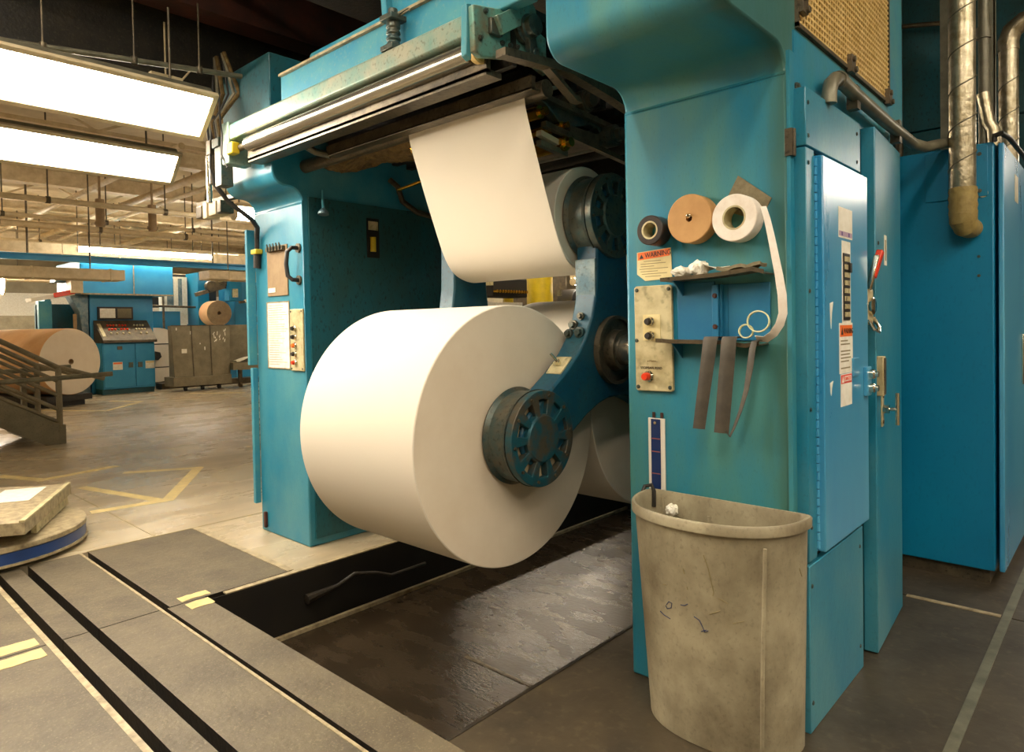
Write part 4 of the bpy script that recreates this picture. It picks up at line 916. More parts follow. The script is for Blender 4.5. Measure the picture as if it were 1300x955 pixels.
def crumple(c, s, seed, m, name, label, cat):
    rnd = random.Random(seed); g = G(); bmesh.ops.create_icosphere(g.bm, subdivisions=3, radius=1)
    for v in g.bm.verts:
        k = 1+.28*math.sin(v.co.x*5+seed)*math.cos(v.co.y*6+seed*2)+rnd.uniform(-.1,.1)
        v.co = Vector((v.co.x*s[0]*k, v.co.y*s[1]*k, v.co.z*s[2]*k))+Vector(c)
    tag(build(name, g, m, sharp=20), label, cat)
crumple((-1.22,YF-.05,1.586),(.035,.03,.02),1,PWHITE,'rag','crumpled white rag on the left end of the upper shelf','rag')
crumple((-1.15,YF-.05,1.594),(.030,.028,.028),3,PWHITE,'rag','crumpled white rag in the middle of the upper shelf','rag')
g = G(); g.sheet([[(-1.125+.05*j,YF-.03-.02*i,1.585+.012*math.sin(j*2+i)+.006*i) for j in range(3)] for i in range(3)], .002); tag(build('paper_scrap', g, PWHITE),'folded white paper scrap beside the rags on the upper shelf','paper')
g = G(); g.sheet([[(-1.07+.022*j,YF-.02-.02*i,1.578+.006*math.sin(j*1.3+i)+.003*i+(.012 if j > 5 else 0)) for j in range(8)] for i in range(4)], .012); tag(build('folded_cloth', g, FELT),'folded grey cloth on the right end of the upper shelf','cloth')
# straps over the lower shelf
def strap(pts, w, label, m=FABRIC, tw=0):
    g = G(); rows = []
    n = len(pts)
    for i, p in enumerate(pts):
        a = tw*i/(n-1); d = Vector((math.cos(a), math.sin(a), 0)); ww = w[i] if isinstance(w, list) else w
        rows.append([Vector(p)+d*ww*(j-2)/4+Vector((0,-.004*(1-abs(j-2)/2),0)) for j in range(5)])
    g.sheet(rows, .002); tag(build('strap', g, m, sharp=60), label, 'strap', 'grey straps over the lower shelf')
ys = YF-.088
def hang(x0, x1, z1):
    return [(x0+.004,YF-.02,1.345),(x0+.002,YF-.06,1.350),(x0,ys-.004,1.350),(x0-.001,ys-.010,1.335)]+[(x0+(x1-x0)*k,ys-.010+.006*k,1.335+(z1-1.335)*k) for k in (.2,.45,.7,1)]
strap(hang(-1.086,-1.136,1.025),[.05,.05,.052,.052,.052,.05,.048,.046],'wide grey strap hanging from the lower shelf, leftmost of three')
strap(hang(-1.018,-1.052,1.018),[.05,.052,.054,.054,.054,.054,.054,.054],'wide grey strap hanging from the lower shelf, middle of three')
strap([(-.932,YF-.02,1.335),(-.932,YF-.06,1.338),(-.932,ys-.004,1.335),(-.936,ys-.010,1.31),(-.945,ys-.010,1.25),(-.960,ys-.008,1.17),(-.982,ys-.006,1.10),(-1.006,ys-.004,1.04),(-1.022,ys-.004,1.008),(-1.036,ys-.004,1.03)],[.02,.02,.022,.026,.030,.026,.022,.02,.018,.018],'narrow twisted grey strap at the right of the two wide ones',tw=-1.0)
# tape rolls on pegs
def taperoll(c, r0, r1, w, m, label, inner=WHITE, peg=True):
    """c: centre on the column face; the roll stands out toward the viewer"""
    c = Vector(c); t = thing('tape_roll', c, label, 'tape roll', 'tape rolls on the column')
    g = G(); g.lathe(c,(0,-1,0),[(.001,r0),(.001,r1-.003),(.004,r1),(w-.003,r1),(w,r1-.003),(w,r0)],n=72); build('tape', g, m, t)
    g = G(); g.lathe(c,(0,-1,0),[(.0015,r0-.006),(.0015,r0),(w+.0005,r0),(w+.0005,r0-.006)],n=60,close=True); build('core', g, inner, t)
    return t
t = taperoll((-1.338,YF,1.750),.034,.0555,.070,TBLACK,'small black tape roll at the left of the tape rolls',inner=CREAM)
g = G(); g.cyl((-1.338,YF,1.779),(-1.338,YF-.06,1.780),.004,n=12); tag(build('peg', g, CHROME),'steel peg holding the black tape roll','peg','pegs for the tape rolls')
t = taperoll((-1.180,YF,1.775),.018,.0875,.062,TAN,'large tan paper tape roll in the middle of the tape rolls',inner=TAN)
g = G(); g.cyl((-1.180,YF,1.785),(-1.180,YF-.064,1.785),.0075,n=16); g.lathe((-1.180,YF-.064,1.785),(0,-1,0),[(0,.0075),(.004,.0085),(.008,.006),(.009,0)],n=16); tag(build('peg', g, CHROME),'steel peg through the tan tape roll','peg','pegs for the tape rolls')
t = taperoll((-1.012,YF,1.758),.042,.081,.062,TWHITE,'large white tape roll at the right with its end hanging down',inner=CREAM)
g = G(); g.cyl((-1.012,YF,1.793),(-1.012,YF-.05,1.795),.004,n=12); tag(build('peg', g, CHROME),'steel peg holding the white tape roll','peg','pegs for the tape rolls')
# tail of the white tape
yt = YF-.034
pts = [P(908,262,'y',yt),P(914,272,'y',yt)]
path = [(969,262),(974,278),(979,300),(984,325),(989,350),(993,375),(994,398),(990,412),(982,424),(972,431),(960,430)]
pp = [P(a,b,'y',yt-.02) for a, b in path]
g = G(); rows = []
for i, p in enumerate(pp):
    d = (pp[min(i+1,len(pp)-1)]-pp[max(i-1,0)]).normalized(); nrm = Vector((-d.z,0,d.x))
    w_ = .010+.010*min(1,i/5); rows.append([p+nrm*w_*(j-2)/2*.5+Vector((0,.012*(j-2)/2,0)) for j in range(5)])
g.sheet(rows, .0015); tag(build('tape_tail', g, TWHITE, sharp=60),'long white tape end curling down beside the shelves','tape')
# cream rings of tape
for cx, cz, r_, lab in ((-.915,1.400,.036,'pale green tape ring hanging at the right end of the shelves'),(-.957,1.368,.024,'smaller pale tape ring hanging left of the larger ring')):
    g = G(); g.lathe((cx,YF-.095,cz),(.25,-1,.1),[(0,r_-.004),(0,r_),(.018,r_),(.018,r_-.004)],n=48,close=True); tag(build('tape_ring', g, mat('pale_green_%d'%int(r_*1000),(206,212,160),(226,222,190),rough=.5)), lab,'tape ring')
# sanding sheet behind the white roll
g = G(); g.prism([(-1.022,1.912),(-.905,1.818),(-.945,1.745),(-1.085,1.80)],'y',YF-.003,YF); tag(build('felt_square', g, FELT),'grey felt square pinned at a slant behind the white tape roll','felt sheet')
# blue and white strips
g = G(); g.box(-1.394,-1.322,YF-.006,YF,.728,1.035); g.box(-1.394,-1.382,YF-.006,YF,.305,.74); st_ = build('gauge_strip', g, WHITE, bevel=.001); tag(st_,'white framed blue gauge strip on the column above the bin','strip')
g = G(); g.box(-1.380,-1.340,YF-.0095,YF-.006,.70,1.032); k = build('blue_strip', g, NAVY, st_, bevel=.001)
g = G()
for z in (.955,.905,.82): g.box(-1.380,-1.340,YF-.0102,YF-.0095,z,z+.0035)
build('tick_marks', g, mat('dull_red',(150,84,80),rough=.6), k)
g = G(); g.cyl((-1.360,YF-.0095,1.018),(-1.360,YF-.014,1.018),.006,n=14); build('rivet', g, CHROME, k)
for x_ in (-1.37,-1.335):
    g = G(); g.box(x_-.005,x_+.005,YF-.006,YF,1.036,1.058); build('clip', g, RUST, st_)

# ================================================================ half round bin
bn = thing('waste_bin', (-1.06,2.15,0), 'dirty beige half round waste bin standing against the near teal column', 'waste bin')
XA, XB, YB = -1.385, -.768, 2.285
def half(x0, x1, y0, depth, n=40, p=2.25):
    """flat back on y0, rounded front reaching y0-depth, small corner radii"""
    cx, hx = (x0+x1)/2, (x1-x0)/2; o = []
    for i in range(n+1):
        a = PI+PI*i/n; ca, sa = math.cos(a), math.sin(a)
        o.append((cx+hx*math.copysign(abs(ca)**(2/p),ca), y0-.04+(depth-.04)*math.copysign(abs(sa)**(2/p),sa)))
    o += [(x1-.003,y0-.015),(x1-.014,y0-.004),(x1-.03,y0),(cx,y0),(x0+.03,y0),(x0+.014,y0-.004),(x0+.003,y0-.015)]
    return o
def loft(levels, cap=True):
    g = G(); R = [[g.bm.verts.new((x_,y_,z)) for x_, y_ in pts] for pts, z in levels]; n = len(R[0])
    for A, B in zip(R, R[1:]):
        for i in range(n): g._f([A[i],A[(i+1)%n],B[(i+1)%n],B[i]])
    if cap: g._f(R[0][::-1])
    return g, R
DEP = .315; ZT = .765
lv = []
for t_ in (0,.03,.3,.6,.93):
    s_ = 1-t_; inx = .045*s_; lv.append((half(XA+.012+inx,XB-.012-inx*.35,YB-.008,DEP-.02-.05*s_), ZT*t_+.002))
ins = []
for t_ in (.93,.6,.3,.02):
    s_ = 1-t_; inx = .045*s_; ins.append((half(XA+.016+inx,XB-.016-inx*.35,YB-.012,DEP-.028-.05*s_), ZT*t_+.006))
rim = [(half(XA+.012,XB-.012,YB-.008,DEP-.02), ZT-.036),(half(XA+.001,XB-.001,YB-.001,DEP-.002), ZT-.034),(half(XA,XB,YB,DEP), ZT-.006),(half(XA+.004,XB-.004,YB-.002,DEP-.006), ZT),(half(XA+.013,XB-.013,YB-.010,DEP-.022), ZT),(half(XA+.017,XB-.017,YB-.012,DEP-.03), ZT-.008)]
g, R = loft(lv+rim+ins); g._f(R[-1]); build('body', g, BINM, bn, sharp=50)
g = G(); g.tube([(XA+.25,YB-.012,.70),(XA+.25,YB-.014,.30)],.006); g.tube([(XA+.062,YB-.012,.74),(XA+.075,YB-.012,.3)],.005); build('rib', g, BINM, bn)
g = G()
for dx_ in (.0,): g.tube([(XB-.052,1.985+.02,ZT-.05),(XB-.06,2.0,.4),(XB-.075,2.02,.03)],.006)
build('front_rib', g, BINM, bn)
crumple((XA+.115,YB-.035,.705),(.022,.018,.022),5,PWHITE,'paper_wad','small crumpled paper wad stuck inside the back of the bin','paper wad')
g = G(); g.tube([(XA-.004,YB-.05,.75),(XA-.004,YB-.03,.775),(XA+.02,YB-.02,.782),(XA+.03,YB-.02,.76),(XA+.03,YB-.022,.70)],.008); build('hook_tape', g, RUBBER, bn)

# pen scribbles and scuffs low on the bin
def bin_point(px, py):
    y = 2.0
    for _ in range(12):
        p = P(px, py, 'y', y); s_ = 1-max(0,min(.93,p.z/ZT)); x0 = XA+.012+.045*s_; x1 = XB-.012-.016*s_
        cx, hx = (x0+x1)/2, (x1-x0)/2; u = min(1,abs((p.x-cx)/hx)); y = YB-.048-(DEP-.06-.05*s_)*(1-u**2.25)**(1/2.25)
    return P(px, py, 'y', y-.0012)
for nm, mt, lines in (('pen_scribble', NAVY, [[(846,768),(849,764),(853,766),(852,772),(847,773),(845,769)],[(838,776),(843,781),(851,786)],[(864,768),(869,769),(873,767)],[(881,783),(888,788),(895,803),(899,801)],[(890,802),(897,800)]]),
                      ('scuff', INKL, [[(893,705),(899,722),(906,752),(905,757)],[(867,722),(869,729)],[(841,742),(846,743)],[(912,760),(925,767)],[(930,792),(945,789)],[(900,780),(914,776)],[(1015,722),(1018,732)],[(872,745),(873,749)]])):
    for L_ in lines:
        g = G(); g.tube([bin_point(*q) for q in L_], .0013, n=5); build(nm, g, mt, bn)

# ================================================================ turntable at the left
TC = (-5.5,.85)
tt = thing('turntable', (TC[0],TC[1],0), 'round steel turntable with blue rim at the end of the floor slots', 'turntable')
g = G(); g.lathe((TC[0],TC[1],.0),(0,0,1),[(.112,0),(.112,.60),(.118,.61),(.145,.61),(.15,.604),(.15,0)],n=96); k = build('top', g, EDGE, tt)
g = G(); g.lathe((TC[0],TC[1],.0),(0,0,1),[(.045,0),(.045,.605),(.112,.605),(.112,0)],n=96); build('blue_rim', g, mat('rim_blue',(34,64,120),rough=.4), tt)
g = G(); g.lathe((TC[0],TC[1],.0),(0,0,1),[(.03,0),(.03,.615),(.045,.615),(.045,0)],n=96); build('lower_rim', g, EDGE, tt)
g = G(); g.lathe((TC[0],TC[1],.0),(0,0,1),[(0.001,0),(0.001,.50),(.03,.50),(.03,0)],n=64); build('base', g, BLACK, tt)
sp = thing('loading_ramp', (-5.5,1.0,.15), 'worn steel ramp plate lying on the turntable with a white sheet on it', 'ramp')
A = Vector((-5.77,1.459,.30)); B = Vector((-4.80,.975,.30)); d = (B-A).normalized(); nl = Vector((-d.y,d.x,0)); nl = nl if nl.y < 0 else -nl
Cc = B+nl*.42-d*.05; D = A+nl*.62-d*.1
g = G()
def slab(q, t): 
    v = [g.bm.verts.new(p) for p in q]+[g.bm.verts.new(p-Vector((0,0,t))) for p in q]
    g._f(v[:4]); g._f(v[4:][::-1])
    for i in range(4): g._f([v[i],v[(i+1)%4],v[4+(i+1)%4],v[4+i]])
slab([A,B,Cc,D],.075); build('plate', g, EDGE, sp, bevel=.003)
g = G(); slab([A+nl*.02-Vector((0,0,.075)),B+nl*.02-d*.3-Vector((0,0,.075)),B+nl*.05-d*.3-Vector((0,0,.075)),A+nl*.05-Vector((0,0,.075))],.07); build('side_web', g, CREAM, sp)
g = G(); slab([A+Vector((0,0,.012)),B+Vector((0,0,.012)),B+nl*.03+Vector((0,0,.012)),A+nl*.03+Vector((0,0,.012))],.012); build('edge_bar', g, CREAM, sp, bevel=.002)
g = G(); slab([A+nl*.1+d*.1-Vector((0,0,.075)),A+nl*.1+d*.6-Vector((0,0,.075)),A+nl*.4+d*.6-Vector((0,0,.075)),A+nl*.4+d*.1-Vector((0,0,.075))],.07); build('bearer', g, DSTEEL, sp)
g = G(); p0 = A+d*.05+nl*.14+Vector((0,0,.001)); slab([p0+Vector((0,0,.001)),p0+d*.42+Vector((0,0,.001)),p0+d*.42+nl*.25+Vector((0,0,.001)),p0+nl*.25+Vector((0,0,.001))],.001)
tag(build('paper_sheet', g, PWHITE),'bright white sheet lying on the ramp plate at the left edge','paper')
# straps / rails feeding from the slots
g = G(); g.tube([(-5.0,.99,-.015),(-5.15,1.0,-.005),(-5.25,1.05,.01)],.015); tag(build('rail_end', g, DSTEEL),'bent rail end where the slot meets the turntable','rail')

# ================================================================ stairs at the left
stt = thing('staircase', (-10.2,1.6,0), 'grey steel staircase with pipe railings at the left edge', 'staircase')
XS = -10.12; SL = .60
def yz(y, dz): return (y, dz+(2.45-y)*SL)
for xs, nm in ((XS,'stringer'),(XS-1.05,'stringer')):
    g = G(); g.prism([(2.52,0),(2.52,.24),(2.42,.27),yz(-1.2,.27),yz(-1.2,-.06),(2.30,0)],'x',xs-.03,xs+.03); build(nm, g, GREY, stt, bevel=.004)
for i in range(11):
    y = 2.36-i*.30; z = (2.45-y)*SL+.05
    g = G(); g.box(XS-1.02,XS-.03,y-.26,y,z,z+.03); build('tread', g, GREY, stt)
for xs in (XS,XS-1.05):
    pr_ = 'railing'
    g = G(); g.cyl((xs,2.46,0),(xs,2.46,.98),.035,n=14); build('railing_post', g, GREY, stt); g = G(); g.cyl((xs,.95,.8),(xs,.95,.98+1.51*SL),.035,n=14); build('railing_post', g, GREY, stt)
    g = G(); g.cyl((xs,)+yz(2.46,.98),(xs,)+yz(-1.2,.98),.032,n=14); g.cyl((xs,2.46,.98),(xs,2.98,.80),.03,n=14); build('handrail', g, GREY, stt)
    for dz in (.80,.62,.44,.28):
        g = G(); g.cyl((xs,)+yz(2.46,dz),(xs,)+yz(-1.2,dz),.024,n=12); build('rail', g, GREY, stt)
g = G(); g.cyl((-9.6,-.6,.80),(-9.6,2.92,.885),.030,n=14); o = build('barrier_pipe', g, CONDUIT)
tag(o,'long level pipe barrier passing in front of the stair railing','barrier')
g = G(); g.cyl((-9.6,1.2,.0),(-9.6,1.2,.84),.022,n=12); build('post', g, GREY, o)
g = G(); g.cyl((-11.3,-.6,.80),(-11.3,2.9,.93),.034,n=14); o = build('barrier_pipe', g, CONDUIT); tag(o,'second level pipe barrier just behind the stair railing','barrier')
g = G(); g.box(-11.34,-11.26,2.3,2.36,0,.90); build('post', g, GREY, o)
# ================================================================ far press with console
X0 = -17.6
def fx(px, py, x=X0): p = P(px, py, 'x', x); return p.y, p.z
fpz = thing('far_press', (X0-1,5.6,0), 'bright blue far press unit with control console in the background', 'press unit')
g = G(); g.box(X0-.9,X0-.12,4.96,6.33,.0,2.30); build('body', g, BLUEFAR, fpz, bevel=.02)
g = G(); g.box(X0-1.6,X0+.25,4.69,6.68,2.30,3.06); build('head', g, BLUEFAR, fpz, bevel=.02)
g = G(); g.box(X0+.25,X0+.27,5.78,5.80,2.3,3.06); g.box(X0+.24,X0+.28,4.69,6.68,2.28,2.315); build('seam', g, EDGE, fpz)
g = G(); g.prism([(4.4,0),(4.93,0),(4.93,2.3),(4.55,2.3),(4.75,1.9),(4.80,1.4),(4.70,.9)],'x',X0-.5,X0-.1); build('side_leg', g, WORN, fpz, bevel=.01)
g = G(); g.box(X0-1.4,X0-.6,4.2,4.32,0,2.2); g.box(X0-.6,X0-.45,4.05,4.30,0,2.15); build('left_leg', g, BLUEB, fpz)
g = G(); g.box(X0-1.5,X0-.9,4.2,4.9,.2,2.1); build('inner_panel', g, TEALD, fpz)
for a in ((4.62,1.55),): 
    g = G(); g.box(X0-.1,X0-.08,4.62,4.69,1.45,1.85); build('plate', g, BROWNB, fpz)
g = G(); g.box(X0-.13,X0-.05,5.11,5.86,1.72,2.02); k = build('gauge_panel', g, RUBBER, fpz, bevel=.01)
g = G(); g.box(X0-.05,X0-.04,5.15,5.47,1.76,1.98); build('dial_card', g, PWHITE, k)
g = G(); g.box(X0-.05,X0-.04,5.52,5.82,1.76,1.98); build('display', g, FELT, k)
cn = thing('control_console', (X0+.2,5.68,0), 'blue console cabinet with sloping dark button desk in front of the far press', 'console')
g = G(); g.box(X0-.11,X0+.42,5.04,6.15,.12,1.18); build('cabinet', g, BLUEFAR, cn, bevel=.01)
g = G(); g.box(X0-.11,X0+.36,5.04,6.14,0,.12); build('plinth', g, TEALD, cn)
dk = G(); dk.prism([(X0-.1,1.18),(X0+.55,1.18),(X0+.55,1.24),(X0-.08,1.70),(X0-.1,1.70)],'y',5.02,6.17); desk = build('desk', dk, DSTEEL, cn, bevel=.01)
def dpt(u, v): # u along y, v up the slope
    return Vector((X0+.55-.63*v, 5.02+1.15*u, 1.24+.46*v))
dn = Vector((.46,0,.63)).normalized()
for r_ in range(3):
    for c_ in range(13):
        if c_ in (7,8): continue
        if r_ == 2 and c_ % 2: continue
        m_ = RED if (r_ < 2 and c_ < 7 and c_ != 3) else (mat('green_lens',(40,110,90),rough=.4) if (c_ == 3 and r_ == 1 and 'green_lens' not in MATS) else CREAM)
        p = dpt(.2+c_*.055,.72-r_*.2); g = G(); g.cyl(p-dn*.01,p+dn*.03,.021,n=12); build('button', g, m_, desk)
for u in (.06,): 
    p = dpt(u,.5); g = G(); g.obox(p,((0,1,0),(-.63,0,.46),dn),(.07,.5,.02)); build('key_plate', g, CREAM, desk)
for a, b in ((5.06,5.715),(5.725,6.14)):
    g = G(); g.box(X0+.42,X0+.44,a,b,.16,1.16); d_ = build('door', g, BLUEFAR, cn, bevel=.006)
    s_ = (a < 5.2)
    g = G(); y0 = 5.24 if s_ else 5.93; g.box(X0+.44,X0+.447,y0,y0+.2,.56,.74); l_ = build('label', g, PWHITE, d_)
    g = G(); g.box(X0+.447,X0+.450,y0+.01,y0+.19,.69,.73); build('label_band', g, ORANGE if s_ else YELL, l_)
    g = G(); y1 = 5.57 if s_ else 5.77; g.box(X0+.44,X0+.46,y1,y1+.09,.60,.72); build('latch', g, CHUCK, d_)
g = G(); g.box(X0+.44,X0+.455,5.34,5.44,1.02,1.10); build('lock', g, DSTEEL, cn)
# feeding shelf left of the press, with red cover
t = thing('feeder_arm', (X0,4.2,2.2), 'cream folding arm with red cover left of the far press head', 'machine')
y_, z_ = fx(38,381); y2, z2 = fx(80,370)
g = G(); g.bar((X0+.1,3.75,2.14),(X0+.1,4.55,2.30),.5,.08); build('arm', g, PWHITE, t, bevel=.01)
g = G(); g.bar((X0+.38,4.15,2.24),(X0+.38,4.55,2.34),.06,.10); build('cover', g, RED, t, bevel=.01)
g = G(); g.box(X0+.1,X0+.5,4.45,4.68,2.30,2.75); build('gearbox', g, BEIGE, t, bevel=.01); g = G(); g.box(X0-.3,X0+.1,4.25,4.5,2.55,2.85); build('gearbox', g, WORN, t, bevel=.01)
# big kraft roll
kr = thing('kraft_roll', (-15.2,3.91,.2), 'very large brown wrapped paper roll lying beside the far console', 'paper roll')
KX, KY, KZ, KR = -15.2, 3.91, .865, .645
g = G(); g.lathe((KX-2.2,KY,KZ),(1,0,0),[(0,KR-.02),(.02,KR),(2.18,KR),(2.2,KR-.01)],n=96); build('wrap', g, KRAFT, kr)
g = G(); g.lathe((KX,KY,KZ),(1,0,0),[(0,KR-.01),(.003,KR-.025),(.003,.055),(-.1,.055)],n=96); build('end_face', g, PAPEREND, kr)
g = G(); g.lathe((KX-.1,KY,KZ),(1,0,0),[(0,.045),(0,.055),(.105,.055),(.105,.045)],n=32,close=True); build('core', g, BROWNB, kr)
g = G(); g.box(KX-2.2,KX-.02,KY-.5,KY+.45,.10,.215); g.box(KX-2.1,KX-.1,KY-.4,KY+.35,0,.10); do_ = build('roll_dolly', g, RUBBER, origin=(KX,KY,0)); tag(do_,'low dark dolly carrying the brown wrapped roll','dolly')
do_.rotation_euler.z = kr.rotation_euler.z = math.radians(24)
# second roll behind console, right
r2 = thing('banded_roll', (-18.4,6.6,.1), 'pale paper roll with dark bands right behind the far console', 'paper roll')
y_, z_ = fx(200,456,-18.6)
g = G(); g.lathe((-19.6,y_,.82),(1,0,0),[(0,0),(0,.70),(1.0,.70),(1.0,0)],n=72); build('paper', g, PAPEREND, r2)
g = G()
for z in (.50,1.10):
    hw = math.sqrt(.70**2-(z-.82)**2); g.box(-18.602,-18.594,y_-hw,y_+hw,z-.012,z+.012)
build('band', g, RUBBER, r2)
g = G(); g.cyl((-18.6,y_-.05,.80),(-18.5,y_-.05,.80),.12,n=6); build('plug', g, RUBBER, r2)
g = G(); g.box(-19.4,-18.8,y_-.8,y_+.9,0,.12); tag(build('roll_dolly', g, DSTEEL),'low dark dolly under the banded roll','dolly')
# blue rear column and hanging brown roll unit
pu = thing('press_unit', (-19.5,7.4,0), 'dim blue press unit between the far console and the grey carts', 'press unit')
g = G(); g.box(-20.6,-19.7,6.5,7.75,0,1.98); build('panel', g, BLUEC, pu)
g = G(); g.box(-20.4,-20.2,7.0,9.0,2.1,3.05); build('dark_bay', g, DARK, pu)
g = G(); g.box(-20.0,-19.8,7.3,8.0,1.62,2.95); build('light_panel', g, PWHITE, pu)
g = G(); g.box(-19.8,-19.78,7.45,7.62,2.1,2.9); g.box(-19.8,-19.78,7.75,7.85,2.1,2.9); build('post', g, WORN, pu)
g = G(); g.cyl((-19.4,6.75,2.12),(-19.4,8.4,2.08),.03,n=10); g.cyl((-19.4,7.2,1.0),(-19.4,7.2,2.9),.03,n=10); build('rail', g, DSTEEL, pu)
g = G(); g.box(-20.0,-19.2,8.05,8.35,0,3.05); build('column', g, BLUEC, pu)
pu2 = thing('press_unit', (-18.5,8.9,0), 'blue press unit with dark rocker arms above the grey carts', 'press unit')
g = G(); g.box(-19.6,-18.6,8.8,10.4,0,3.0); build('column', g, BLUEFAR, pu2, bevel=.01)
g = G(); g.bar((-18.3,7.9,2.55),(-18.3,8.8,2.92),.15,.22); g.cyl((-18.35,8.0,2.62),(-18.2,8.0,2.62),.14,n=20); g.bar((-18.3,7.6,2.38),(-18.3,8.4,2.62),.1,.10); build('rocker_arm', g, DSTEEL, pu2)
g = G(); g.box(-18.4,-18.1,8.42,8.78,2.22,2.95); build('drive_box', g, BLUEC, pu2, bevel=.01)
g = G(); g.box(-18.1,-18.0,8.5,8.62,2.32,2.55); build('junction', g, CREAM, pu2)
g = G(); g.bar((-17.9,8.6,2.18),(-17.9,9.3,2.25),.08,.07); build('arm', g, DSTEEL, pu2)
g = G(); g.tube([(-17.9,8.75,2.2),(-17.9,8.95,2.28),(-17.9,9.2,2.22),(-17.9,9.3,2.1)],.05); k = build('sleeve', g, PWHITE, pu2); k['label'] = 'white banded arm end'
br = thing('brown_roll', (-18,8.27,1.9), 'brown paper roll hanging above the grey carts', 'paper roll')
g = G(); g.lathe((-18.9,8.27,1.90),(1,0,0),[(0,0),(0,.34),(.5,.34),(.5,.05)],n=64); build('paper', g, KRAFT, br)
g = G(); g.lathe((-18.4,8.27,1.90),(1,0,0),[(-.02,.05),(.004,.06),(.004,.335)],n=64); build('end_face', g, BROWNB, br)
# grey steel carts
XCt = -16.5
ct = thing('steel_cart', (XCt-.6,7.0,0), 'dull grey steel bin cart of three panels near the far press', 'cart')
g = G(); g.prism([(6.27,1.55),(7.66,1.55),(7.62,.34),(6.33,.34)],'x',XCt-.05,XCt); front = build('front_panel', g, GREY, ct, bevel=.006)
g = G()
for a, b in ((6.72,6.76),(7.17,7.19)): g.prism([(a,1.55),(a+.02,1.55),(b+.02,.34),(b,.34)],'x',XCt,XCt+.012)
g.box(XCt,XCt+.01,6.27,7.68,1.54,1.56); build('seam', g, DSTEEL, front)
g = G(); g.box(XCt-.5,XCt+.05,6.28,7.66,.12,.34); build('base', g, GREY, ct, bevel=.006)
g = G(); g.prism([(XCt-.05,1.55),(XCt-.5,1.55),(XCt-.45,.34),(XCt-.05,.34)],'y',7.62,7.68); g.prism([(XCt-.05,1.55),(XCt-.5,1.55),(XCt-.45,.34),(XCt-.05,.34)],'y',6.39,6.43); g.box(XCt-.5,XCt-.46,6.4,7.65,.34,1.55); build('side_panel', g, GREY, ct)
for y in (6.6,7.0,7.4):
    g = G(); g.cyl((XCt-.1,y-.02,.06),(XCt-.1,y+.03,.06),.06,n=16); g.box(XCt-.14,XCt-.06,y-.05,y+.06,.08,.12); build('caster', g, RUBBER, ct)
g = G(); g.box(XCt+.001,XCt+.004,6.50,6.62,.90,1.0); build('label_card', g, PWHITE, ct)
rnd = random.Random(4)
for i in range(14):
    g = G(); y = 7.25+rnd.random()*.32; z = 1.15+rnd.random()*.33; a = rnd.uniform(-.6,.6); L2 = rnd.uniform(.04,.1)
    g.obox((XCt+.002,y,z),((1,0,0),(0,math.cos(a+1.2),math.sin(a+1.2)),(0,-math.sin(a+1.2),math.cos(a+1.2))),(.003,L2,.018)); build('paint_scuff', g, PWHITE, ct)
for y, z, l2 in ((6.38,1.5,.06),(6.70,1.42,.08),(6.92,1.13,.03),(7.03,1.04,.08)):
    g = G(); g.box(XCt,XCt+.003,y,y+.025,z-l2,z); build('paint_scuff', g, PWHITE, ct)
ct2 = thing('steel_cart', (XCt-.3,8.3,0), 'dull grey steel cart angled behind the left blue column with white paper on its tray', 'cart')
g = G(); g.prism([(XCt-.4,7.72),(XCt-.35,7.70),(XCt+.1,8.9),(XCt+.05,8.92)],'z',.45,1.56); build('side_panel', g, GREY, ct2)
g = G(); g.prism([(XCt-.4,7.72),(XCt+.15,7.66),(XCt+.6,8.9),(XCt+.05,8.92)],'z',.44,.62); build('tray', g, GREY, ct2)
for x_, y in ((XCt,7.9),(XCt+.3,8.6)):
    g = G(); g.box(x_-.04,x_+.04,y-.04,y+.04,.08,.45); g.cyl((x_,y-.03,.07),(x_,y+.03,.07),.07,n=14); build('leg', g, DSTEEL, ct2)
g = G(); g.sheet([[(XCt-.15+.12*i+.03*j,7.80+.13*j,.65+.035*j*(1+.1*i)+.02*math.sin(i*2+j)) for j in range(9)] for i in range(4)], .01); tag(build('paper_sheet', g, PWHITE),'white paper sheet heaped on the tray of the angled grey cart','paper')
g = G(); g.box(-18.0,-17.6,6.45,13,.0,.14); tag(build('plinth_step', g, DSTEEL),'low dark step along the floor behind the grey carts','step')
# row of hall cabinets on the left wall side
g = G(); g.box(-26.2,-25.6,-1,6.5,0,2.0); tag(build('wall_cabinet', g, GREY),'grey green panelled partition behind the large brown roll','partition')
g = G(); g.box(-29.8,-29.4,2.0,14,1.0,2.9); tag(build('window_panel', g, PWHITE),'pale far wall panel beyond the blue presses','panel')
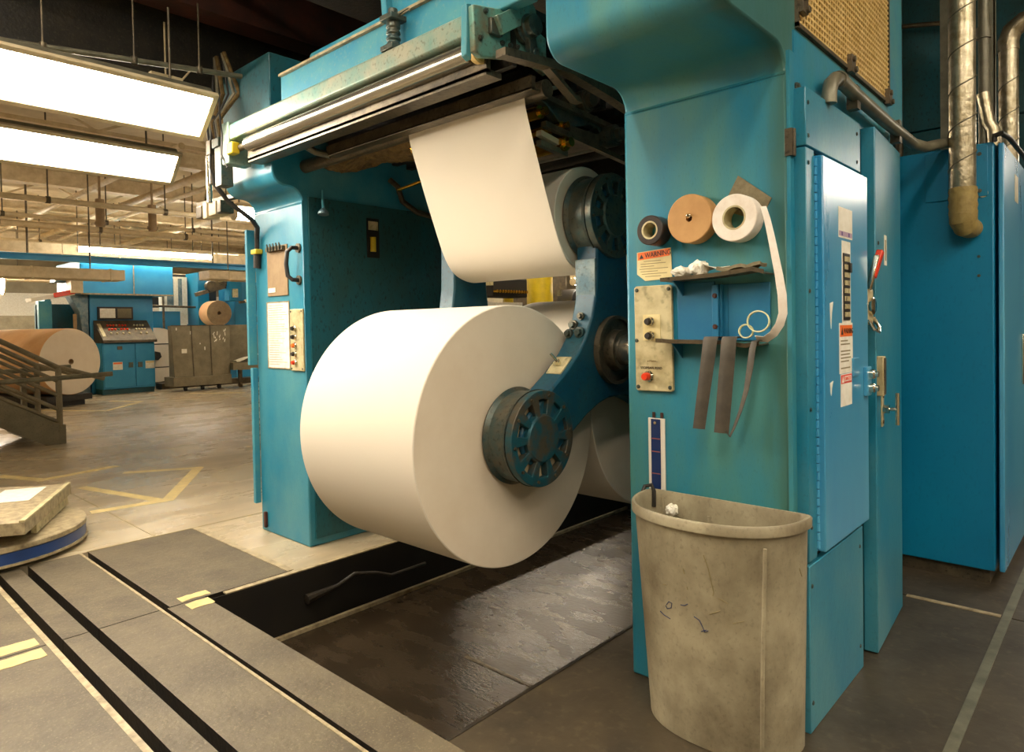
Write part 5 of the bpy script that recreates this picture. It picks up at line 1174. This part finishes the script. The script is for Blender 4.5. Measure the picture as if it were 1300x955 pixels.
# ---- seen through the reels
yc = thing('safety_column', (-9,10.7,0), 'bright yellow round column seen under the hanging web', 'column')
g = G(); g.cyl((-9,10.68,0),(-9,10.68,2.9),.27,n=40); build('shaft', g, YEL, yc)
g = G(); g.box(-8.70,-8.62,10.86,10.93,2.0,2.12); build('bracket', g, CONDUIT, yc)
g = G(); g.cyl((-9.3,10.05,0),(-9.3,10.05,2.0),.10,n=20); tag(build('bollard', g, YEL),'short yellow post just left of the yellow column','post')
dm = thing('drive_unit', (-8.6,9.0,0), 'dark ribbed machine unit seen between the rolls and the web', 'machine')
g = G(); g.box(-9.4,-8.6,7.8,10.0,0,1.75); build('base', g, DSTEEL, dm, bevel=.02)
g = G(); g.box(-9.2,-8.7,9.0,9.95,1.95,2.3); build('block', g, DARK, dm, bevel=.02)
for i in range(12):
    g = G(); g.cyl((-8.7,9.03+i*.075,2.05),(-8.62,9.03+i*.075,2.05),.03,n=10); build('roller_end', g, BRIGHTB, dm)
g = G(); g.box(-9.2,-8.6,8.3,8.9,2.15,2.35); g.cyl((-8.6,8.6,2.25),(-8.58,8.6,2.25),.08,n=20); build('name_plate', g, CREAM, dm)
g = G(); g.box(-9.2,-8.7,8.2,9.8,1.75,1.85); build('tray', g, PWHITE, dm)
mt_ = thing('motor', (-8.8,11.7,0), 'dark motor with finned end right of the yellow column', 'motor')
g = G(); g.cyl((-9,11.5,1.9),(-8.6,11.5,1.9),.26,n=28); g.box(-9,-8.6,11.2,12.6,0,1.68); build('housing', g, RUBBER, mt_, bevel=.01)
g = G()
for i in range(9): g.box(-8.6,-8.56,11.85+i*.09,11.90+i*.09,1.85,1.98)
build('fins', g, CHROME, mt_)
g = G(); g.box(-16,-9.8,12.6,13.4,0,3.1); tag(build('rear_machine', g, DSTEEL, bevel=.02),'long dark machine along the far side behind the reels','machine')
g = G(); g.box(-12.5,-10.8,9.6,11.5,0,2.5); tag(build('rear_cabinet', g, WALLM, bevel=.02),'pale cabinet standing behind the yellow column','cabinet')
g = G(); g.prism([(2.9,0),(3.15,0),(3.05,1.75),(2.95,1.75)],'x',-3.4,-3.2); 

# ================================================================ render look
sc = bpy.context.scene
for o in list(C.objects):
    if '_o' in o: del o['_o']
w = bpy.data.worlds.new('world'); sc.world = w; w.use_nodes = True
w.node_tree.nodes['Background'].inputs[0].default_value = (1,.85,.66,1); w.node_tree.nodes['Background'].inputs[1].default_value = .02
sc.view_settings.view_transform = 'Standard'; sc.view_settings.look = 'None'; sc.view_settings.exposure = .6; sc.view_settings.gamma = 1
sc.view_settings.use_curve_mapping = False
